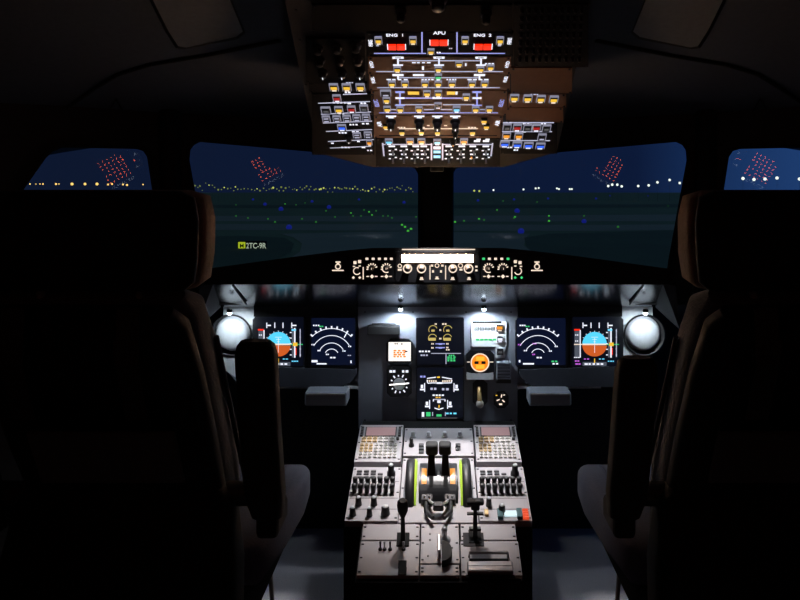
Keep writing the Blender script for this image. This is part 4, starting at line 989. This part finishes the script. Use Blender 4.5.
m.box((0, y_ - .008, .028), (.03, .022, .02), blackp, .004); m.build('reverser_yoke', M_.root)
M_.done()
for a in (402.6, 475.4):
    pass
# lower panels
lev = quadmod('speed_brake_panel', 'pale lower pedestal panel carrying the black T-topped lever on the left', [(363.5, 525.6), (420, 525.6), (419.8, 541.8), (360.8, 541.8)], PL, th=.006)
def lever(M_, px, py, lab, s):
    x, y = M_.at(px, py); m = MB(); m.box((x, y, .007 + .001), (.034, .05, .004), slotm, .0015); m.build('lever_gate', M_.root)
    m = MB(); m.loft([[(x + dx * .006, y + dy * .010, .004) for dx, dy in ((-1, -1), (1, -1), (1, 1), (-1, 1))], [(x + dx * .005, y + .012 + dy * .007, .092) for dx, dy in ((-1, -1), (1, -1), (1, 1), (-1, 1))]], blackp, True, False); lv = m.build('lever_arm', M_.root)
    if s == 1:
        m = MB(); r = [[(x + w * math.cos(a) * 1., y + .012 + .010 * math.sin(a), z) for a in [i * PI / 6 for i in range(12)]] for w, z in ((.007, .075), (.014, .092), (.0155, .11), (.014, .122), (.009, .126))]
        m.loft(r, blackm); m.build('lever_handle', lv)
    else:
        m = MB(); m.box((x, y + .012, .112), (.046, .022, .012), blackm, .005); m.box((x, y + .012, .10), (.024, .018, .022), blackm, .004); m.build('lever_handle', lv)
        m = MB(); m.box((x, y + .010, .075), (.045, .010, .006), blackp, .002); m.box((x, y + .004, .030), (.032, .012, .008), blackp, .002); m.build('lever_collar', lv)
        m = MB(); m.box((x + .006, y + .009, .1185), (.012, .008, .002), keyd, .0008); m.build('handle_highlight', lv)  # paler chip stands in for the highlight on the handle top
lever(lev, 403, 540, '', 1); lev.done()
M_ = quadmod('rudder_trim_panel', 'bare pale lower panel with small switches and two black squares at bottom left', [(360.6, 542.6), (419.8, 542.6), (419.4, 577.6), (356.4, 577.6)], PL, th=.006)
for a, mm in ((380.4, blackp), (384.6, chrome), (390.2, blackp), (403.6, chrome)): M_.toggle(a, 549.6, .022, mm, -.25)
for b in (564.6, 571.4):
    x, y = M_.at(402.4, b); m = MB(); m.box((x, y, M_.th + .001), (.022, .026, .003), slotm, .001); m.build('black_label', M_.root)
M_.done()
M_ = quadmod('parking_brake_panel', 'pale middle lower panel with a chrome knob and a black half-round handle', [(420.6, 525.6), (459.4, 525.6), (459.6, 565.4), (420, 565.4)], PL, th=.006)
x, y = M_.at(444.4, 540); m = MB(); m.lathe((x, y, M_.th), [(.017, 0), (.017, .003), (.008, .006), (.007, .03), (.0085, .034), (.007, .04), (0, .041)], chrome, 20); m.build('chrome_knob', M_.root)
x, y = M_.at(444, 557); m = MB()
hf = [(x + .027 * math.cos(math.radians(a)) - .006, y + .036 * math.sin(math.radians(a))) for a in range(-90, 91, 12)]
m.prism(hf, M_.th, M_.th + .022, blackm); m.build('half_round_handle', M_.root)
m = MB(); m.box((x - .013, y + .02, M_.th + .016), (.009, .06, .03), chrome, .003); m.build('chrome_bar', M_.root)
for a, b in ((430, 534), (430, 540), (452, 548), (428, 556)): put('screw', SCREW, M_.root, None, (*M_.at(a, b), M_.th))
M_.done()
M_ = quadmod('blank_plate', 'small pale blank plate at the near middle edge of the pedestal', [(420, 566.2), (459.6, 566.2), (459.6, 577.6), (419.4, 577.6)], PL, th=.006, cat='plate'); M_.done()
M_ = quadmod('flap_lever_panel', 'pale lower pedestal panel carrying the black flap lever on a dark rubber pad, right side', [(460.2, 525.6), (514.4, 525.6), (518, 541.8), (460.4, 541.8)], PL, th=.006)
x, y = M_.at(473.4, 538.6); m = MB(); m.box((x, y - .004, M_.th + .001), (.056, .05, .002), rubber, .0008); m.build('rubber_pad', M_.root)
lever(M_, 475, 537, '', -1); M_.done()
M_ = quadmod('printer_panel', 'pale lower panel with a thin and a thick silver bar at bottom right', [(460.4, 542.6), (518.2, 542.6), (523, 577.6), (460.4, 577.6)], PL, th=.006)
x, y = M_.at(488.6, 557); w = .102
m = MB(); m.tube([(x - w / 2, y, M_.th), (x - w / 2, y, M_.th + .014), (x + w / 2, y, M_.th + .014), (x + w / 2, y, M_.th)], .004, steel, 8); m.rect(x - w / 2, y - .014, x + w / 2, y - .006, M_.th, M_.th + .001, slotm); m.build('pull_handle', M_.root)
x, y = M_.at(490, 570.4); m = MB(); m.box((x, y, M_.th + .008), (.118, .036, .014), steel, .004); m.build('paper_door', M_.root)
m = MB(); m.rect(x - .062, y - .026, x + .062, y - .018, M_.th, M_.th + .003, slotm); m.rect(x - .056, y - .0008, x + .056, y + .0008, M_.th + .015, M_.th + .0155, keyd); m.build('paper_slot', M_.root)
M_.done()

# ================================================================== SEATS
def rr(w, d, r, n=5):
    pts = []
    for cx, cy, a0 in ((w - r, d - r, 0), (-w + r, d - r, 90), (-w + r, -d + r, 180), (w - r, -d + r, 270)):
        for i in range(n): a = math.radians(a0 + 90 * i / (n - 1)); pts.append((cx + r * math.cos(a), cy + r * math.sin(a)))
    return pts
def seat(s, side, arm, ah):
    # local frame: x towards the cockpit centre, y forward, z up
    X0 = .735 if s == -1 else .70
    t = thing('pilot_seat', 'large dark pilot seat on the %s, seen from behind with one armrest raised' % side, 'seat', Matrix.Translation((-X0 if s == 1 else X0, 1.75, 0)) @ Matrix.Diagonal((s, 1, 1, 1)))
    def ring(c, w, d, r, tilt): return [(c[0] + x, c[1] + y * math.cos(tilt), c[2] - y * math.sin(tilt)) for x, y in rr(w, d, r)]
    # backrest: leans back
    bt = [(0, .21, .50), (0, .13, .68), (0, .04, .83), (0, -.06, 1.0), (0, -.125, 1.11), (0, -.14, 1.135)]
    ws = [.215, .225, .23, .228, .218, .19]; ds = [.05, .07, .07, .065, .06, .04]
    m = MB(); m.loft([ring(c, w, d, .04, -.45) for c, w, d in zip(bt, ws, ds)], fabric); bk = m.build('backrest', t)
    m = MB(); m.loft([ring((c[0], c[1] - .058, c[2] - .024), w * .97, .03, .025, -.45) for c, w in zip(bt, ws)], shell); m.build('back_shell', t)
    m = MB(); m.tube([(.236, .20, .62), (.238, .05, .84), (.232, -.06, 1.04)], .006, fabric, 8); m.build('piping', bk)
    # stitched ribs on the front
    m = MB()
    for i in range(-2, 3): m.tube([(i * .07, .205, .74), (i * .07, .11, .90), (i * .07, .02, 1.06)], .009, fabric, 8)
    m.build('stitched_ribs', bk)
    # headrest
    m = MB(); hz = [1.155, 1.17, 1.22, 1.29, 1.335, 1.348]; hy = [-.135, -.137, -.14, -.135, -.125, -.12]; hw_ = [.215, .236, .243, .243, .232, .20]; hd = [.025, .045, .05, .05, .042, .025]
    m.loft([ring((0, y, z), w, d, .024, -.1) for z, y, w, d in zip(hz, hy, hw_, hd)], leather); m.build('headrest', t, 'brownish fleecy headrest')
    m = MB(); m.loft([ring((0, y - .054, z), w * .96, .012, .011, -.1) for z, y, w in zip(hz, hy, hw_)], shell); m.build('headrest_shell', t)
    for dx in (-.1, .1):
        m = MB(); m.cyl((dx, -.14, 1.08), (dx, -.138, 1.20), .008, steel, seg=10); m.build('headrest_post', t)
    # cushion
    m = MB(); cs = [(.12, .20, .03), (.16, .285, .055), (.32, .31, .062), (.52, .322, .062), (.64, .318, .055), (.69, .285, .03)]
    m.loft([[(x, y, .475 - .10 * max(0, .3 - y) + z_) for x, z_ in rr(w, d, min(.03, d * .9))] for y, w, d in cs], fabric2); cu = m.build('seat_cushion', t)
    m = MB()
    for i in range(-7, 8): m.tube([(i * .036, .30, .530), (i * .036, .5, .5315), (i * .036, .63, .527)], .0075, fabric2, 6)
    m.build('stitched_ribs', cu)
    m = MB(); m.loft([[(x, y, .39 - .1 * max(0, .3 - y) + z_) for x, z_ in rr(w, d, .02)] for y, w, d in ((.10, .22, .03), (.2, .27, .045), (.5, .275, .045), (.64, .25, .03))], shell); m.build('seat_pan', t)
    m = MB(); m.loft([[(x, y + yy, z) for x, yy in rr(w, d, .03)] for y, z, w, d in ((.02, .06, .25, .05), (.02, .3, .26, .06), (.03, .52, .262, .06), (.06, .66, .24, .05), (.055, .70, .21, .03))], shell); m.build('rear_cowl', t)
    m = MB(); m.box((0, .32, .17), (.30, .34, .31), shell, .03); m.box((0, .32, .02), (.42, .5, .04), blackm, .008); m.build('seat_base', t)
    # raised armrests
    for q, nm in ((1, 'armrest'), (-1, 'armrest')):
        ax = arm if q == 1 else -.315
        m = MB(); m.loft([[(ax + x, y + yy, z) for x, yy in rr(w, d, .018)] for y, z, w, d in ((.05, .62, .034, .03), (.02, .68, .042, .036), (-.03, .84, .042, .036), (-.065, .965 + ah, .042, .034), (-.072, .99 + ah, .038, .028), (-.075, 1.0 + ah, .03, .02))], slotm); ar = m.build(nm, t)
        m = MB(); m.cyl((.20 * q, .07, .66), (ax - .02 * q, .07, .66), .028, blackp, seg=18); m.build('pivot', ar)
        m = MB(); m.box((ax, .095, .60), (.05, .13, .06), slotm, .012); m.build('armrest_hinge', ar)
    # harness, pocket, rail legs
    for dx in (-.11, .11):
        m = MB(); m.loft([[(dx + a, y, z) for a in (-.022, .022)] + [(dx + a, y - .004, z) for a in (.022, -.022)] for y, z in ((-.10, 1.10), (-.222, 1.125), (-.232, 1.02), (-.18, .90))], blackm, True, False); b_ = m.build('shoulder_strap', t)
        m = MB(); m.box((dx, -.236, 1.05), (.05, .006, .03), blackp, .002); m.build('buckle', b_)
    m = MB(); m.box((.02, -.105, .80), (.30, .012, .14), pocketm, .005, rot=Matrix.Rotation(.48, 3, 'X')); m.build('back_pocket', t)
    for y0, y1 in ((.17, .05), (.34, .31)):
        m = MB(); m.tube([(.262, y0, .35), (.275, (y0 + y1) / 2, .2), (.29, y1, .03)], .006, steel, 8); m.build('rail_strut', t)
    m = MB(); m.box((.27, .32, .012), (.05, .9, .024), blackp, .004); m.build('floor_rail', t)
seat(1, 'left', .318, .035); seat(-1, 'right', .318, 0)

# lit breaker boards on the aft ceiling, mirrored in the windows
def board(s):
    quad = [(249, 161), (270.5, 150.5), (284, 170), (263, 183)]
    D = VW.y; nn = nW
    vir = [Vector((0, 0, EYE)) + ray(*q) * D for q in quad]
    real = [v - nn * (2 * (v - P0w).dot(nn)) for v in vir]
    c = sum(real, Vector()) / 4; ux = ((real[1] - real[0]) + (real[2] - real[3])) / 2; vy = ((real[0] - real[3]) + (real[1] - real[2])) / 2
    w, h = ux.length, vy.length; u = ux.normalized(); v = (vy - u * vy.dot(u)).normalized(); n = u.cross(v)
    flip = 1
    if n.y < 0: u, n = -u, -n; flip = -1
    flip *= s
    if s == -1:
        u, v, c = Vector((u.x, -u.y, -u.z)), Vector((-v.x, v.y, v.z)), Vector((-c.x, c.y, c.z)); n = u.cross(v)
        # mirrored board: x axis flipped keeps a right-handed frame
    pl = Plane(c, u, v)
    t = thing('lit_breaker_board', 'board of orange pin lights behind the %s seat, mirrored in the windows' % ('right' if s == 1 else 'left'), 'board', pl.mw())
    m = MB(); m.box((0, 0, -.012), (w * 1.5, h * 1.5, .02), blackp, .004); m.build('backplate', t)
    dm = MB(); dm.lathe((0, 0, 0), [(.0062, 0), (.006, .004), (0, .005)], e_dot, 8); dme = dm.mesh('pin_light')
    for j in range(7):
        for i in range(6):
            if (i * 7 + j * 3) % 13 == 5: continue
            put('pin_light', dme, t, None, (-w / 2 + w * (i + .5) / 6, -h / 2 + h * (j + .5) / 7, 0))
    m = MB()
    for i in range(5): m.dashes(-w * .4 + i * w * .2, -h * .62, w * .16, .007, 0, e_dotw, 2)
    for i in range(3): m.dashes(-w * .3 + i * w * .3, -h * .68, w * .2, .005, 0, e_dotw, 3)
    m.build('label_strip', t)
    m = MB(); m.box((flip * w * 1.6, h * .1, -.014), (w * 2.2, h * 1.1, .016), hatchm, .004); m.build('side_plate', t)
    rn = random.Random(11); m = MB()
    for i in range(26): m.rect(*(lambda a, b: (a, b, a + rn.uniform(.006, .03), b + .008))(flip * w * rn.uniform(.65, 2.5), h * rn.uniform(-.4, .55)), -.006, -.004, e_dotw if i % 5 else e_dot)
    m.build('lit_legends', t); m = MB(); m.cyl((0, h * .2, -.02), (0, h * .2, -.16), .012, blackp); m.build('mount', t)
    return t
board(1); board(-1)

# ================================================================== LIGHT, WORLD, CAMERA
w = bpy.data.worlds.new('night'); SC.world = w; w.use_nodes = True; nt = w.node_tree
bg = nt.nodes['Background']; tc = nt.nodes.new('ShaderNodeTexCoord'); sp = nt.nodes.new('ShaderNodeSeparateXYZ')
nt.links.new(tc.outputs['Generated'], sp.inputs[0])
cr = nt.nodes.new('ShaderNodeValToRGB'); cr.color_ramp.elements[0].position = .30; cr.color_ramp.elements[0].color = lin((14, 24, 47)); cr.color_ramp.elements[1].position = .72; cr.color_ramp.elements[1].color = lin((32, 64, 116))
e = cr.color_ramp.elements.new(.62); e.color = lin((13, 26, 56))
mr = nt.nodes.new('ShaderNodeMapRange'); mr.inputs['From Min'].default_value = -1; mr.inputs['From Max'].default_value = 1
nt.links.new(sp.outputs['X'], mr.inputs['Value']); nt.links.new(mr.outputs[0], cr.inputs[0]); nt.links.new(cr.outputs[0], bg.inputs['Color']); bg.inputs['Strength'].default_value = 1.
l = bpy.data.lights.new('ground_fill', 'SUN'); l.energy = .19; l.color = (.75, .95, 1.); l.angle = .02  # unseen sun lamp added to brighten the airfield ground
o = bpy.data.objects.new('ground_fill', l); COL.objects.link(o); o.rotation_euler = (math.radians(12), 0, 0); o.location = (0, 200, 100)

cam = bpy.data.cameras.new('camera'); co = bpy.data.objects.new('camera', cam); COL.objects.link(co)
co.location = (0, 0, EYE); co.rotation_euler = (PI / 2, 0, 0); cam.sensor_width = 36; cam.lens = 36.0 * F / 800
cam.shift_x = -(CX - 400) / 800; cam.shift_y = (CY - 300) / 800; cam.clip_start = .02; cam.clip_end = 3000
SC.camera = co
vs = SC.view_settings; vs.view_transform = 'Standard'; vs.look = 'None'; vs.gamma = 1; vs.exposure = 0; vs.use_curve_mapping = False
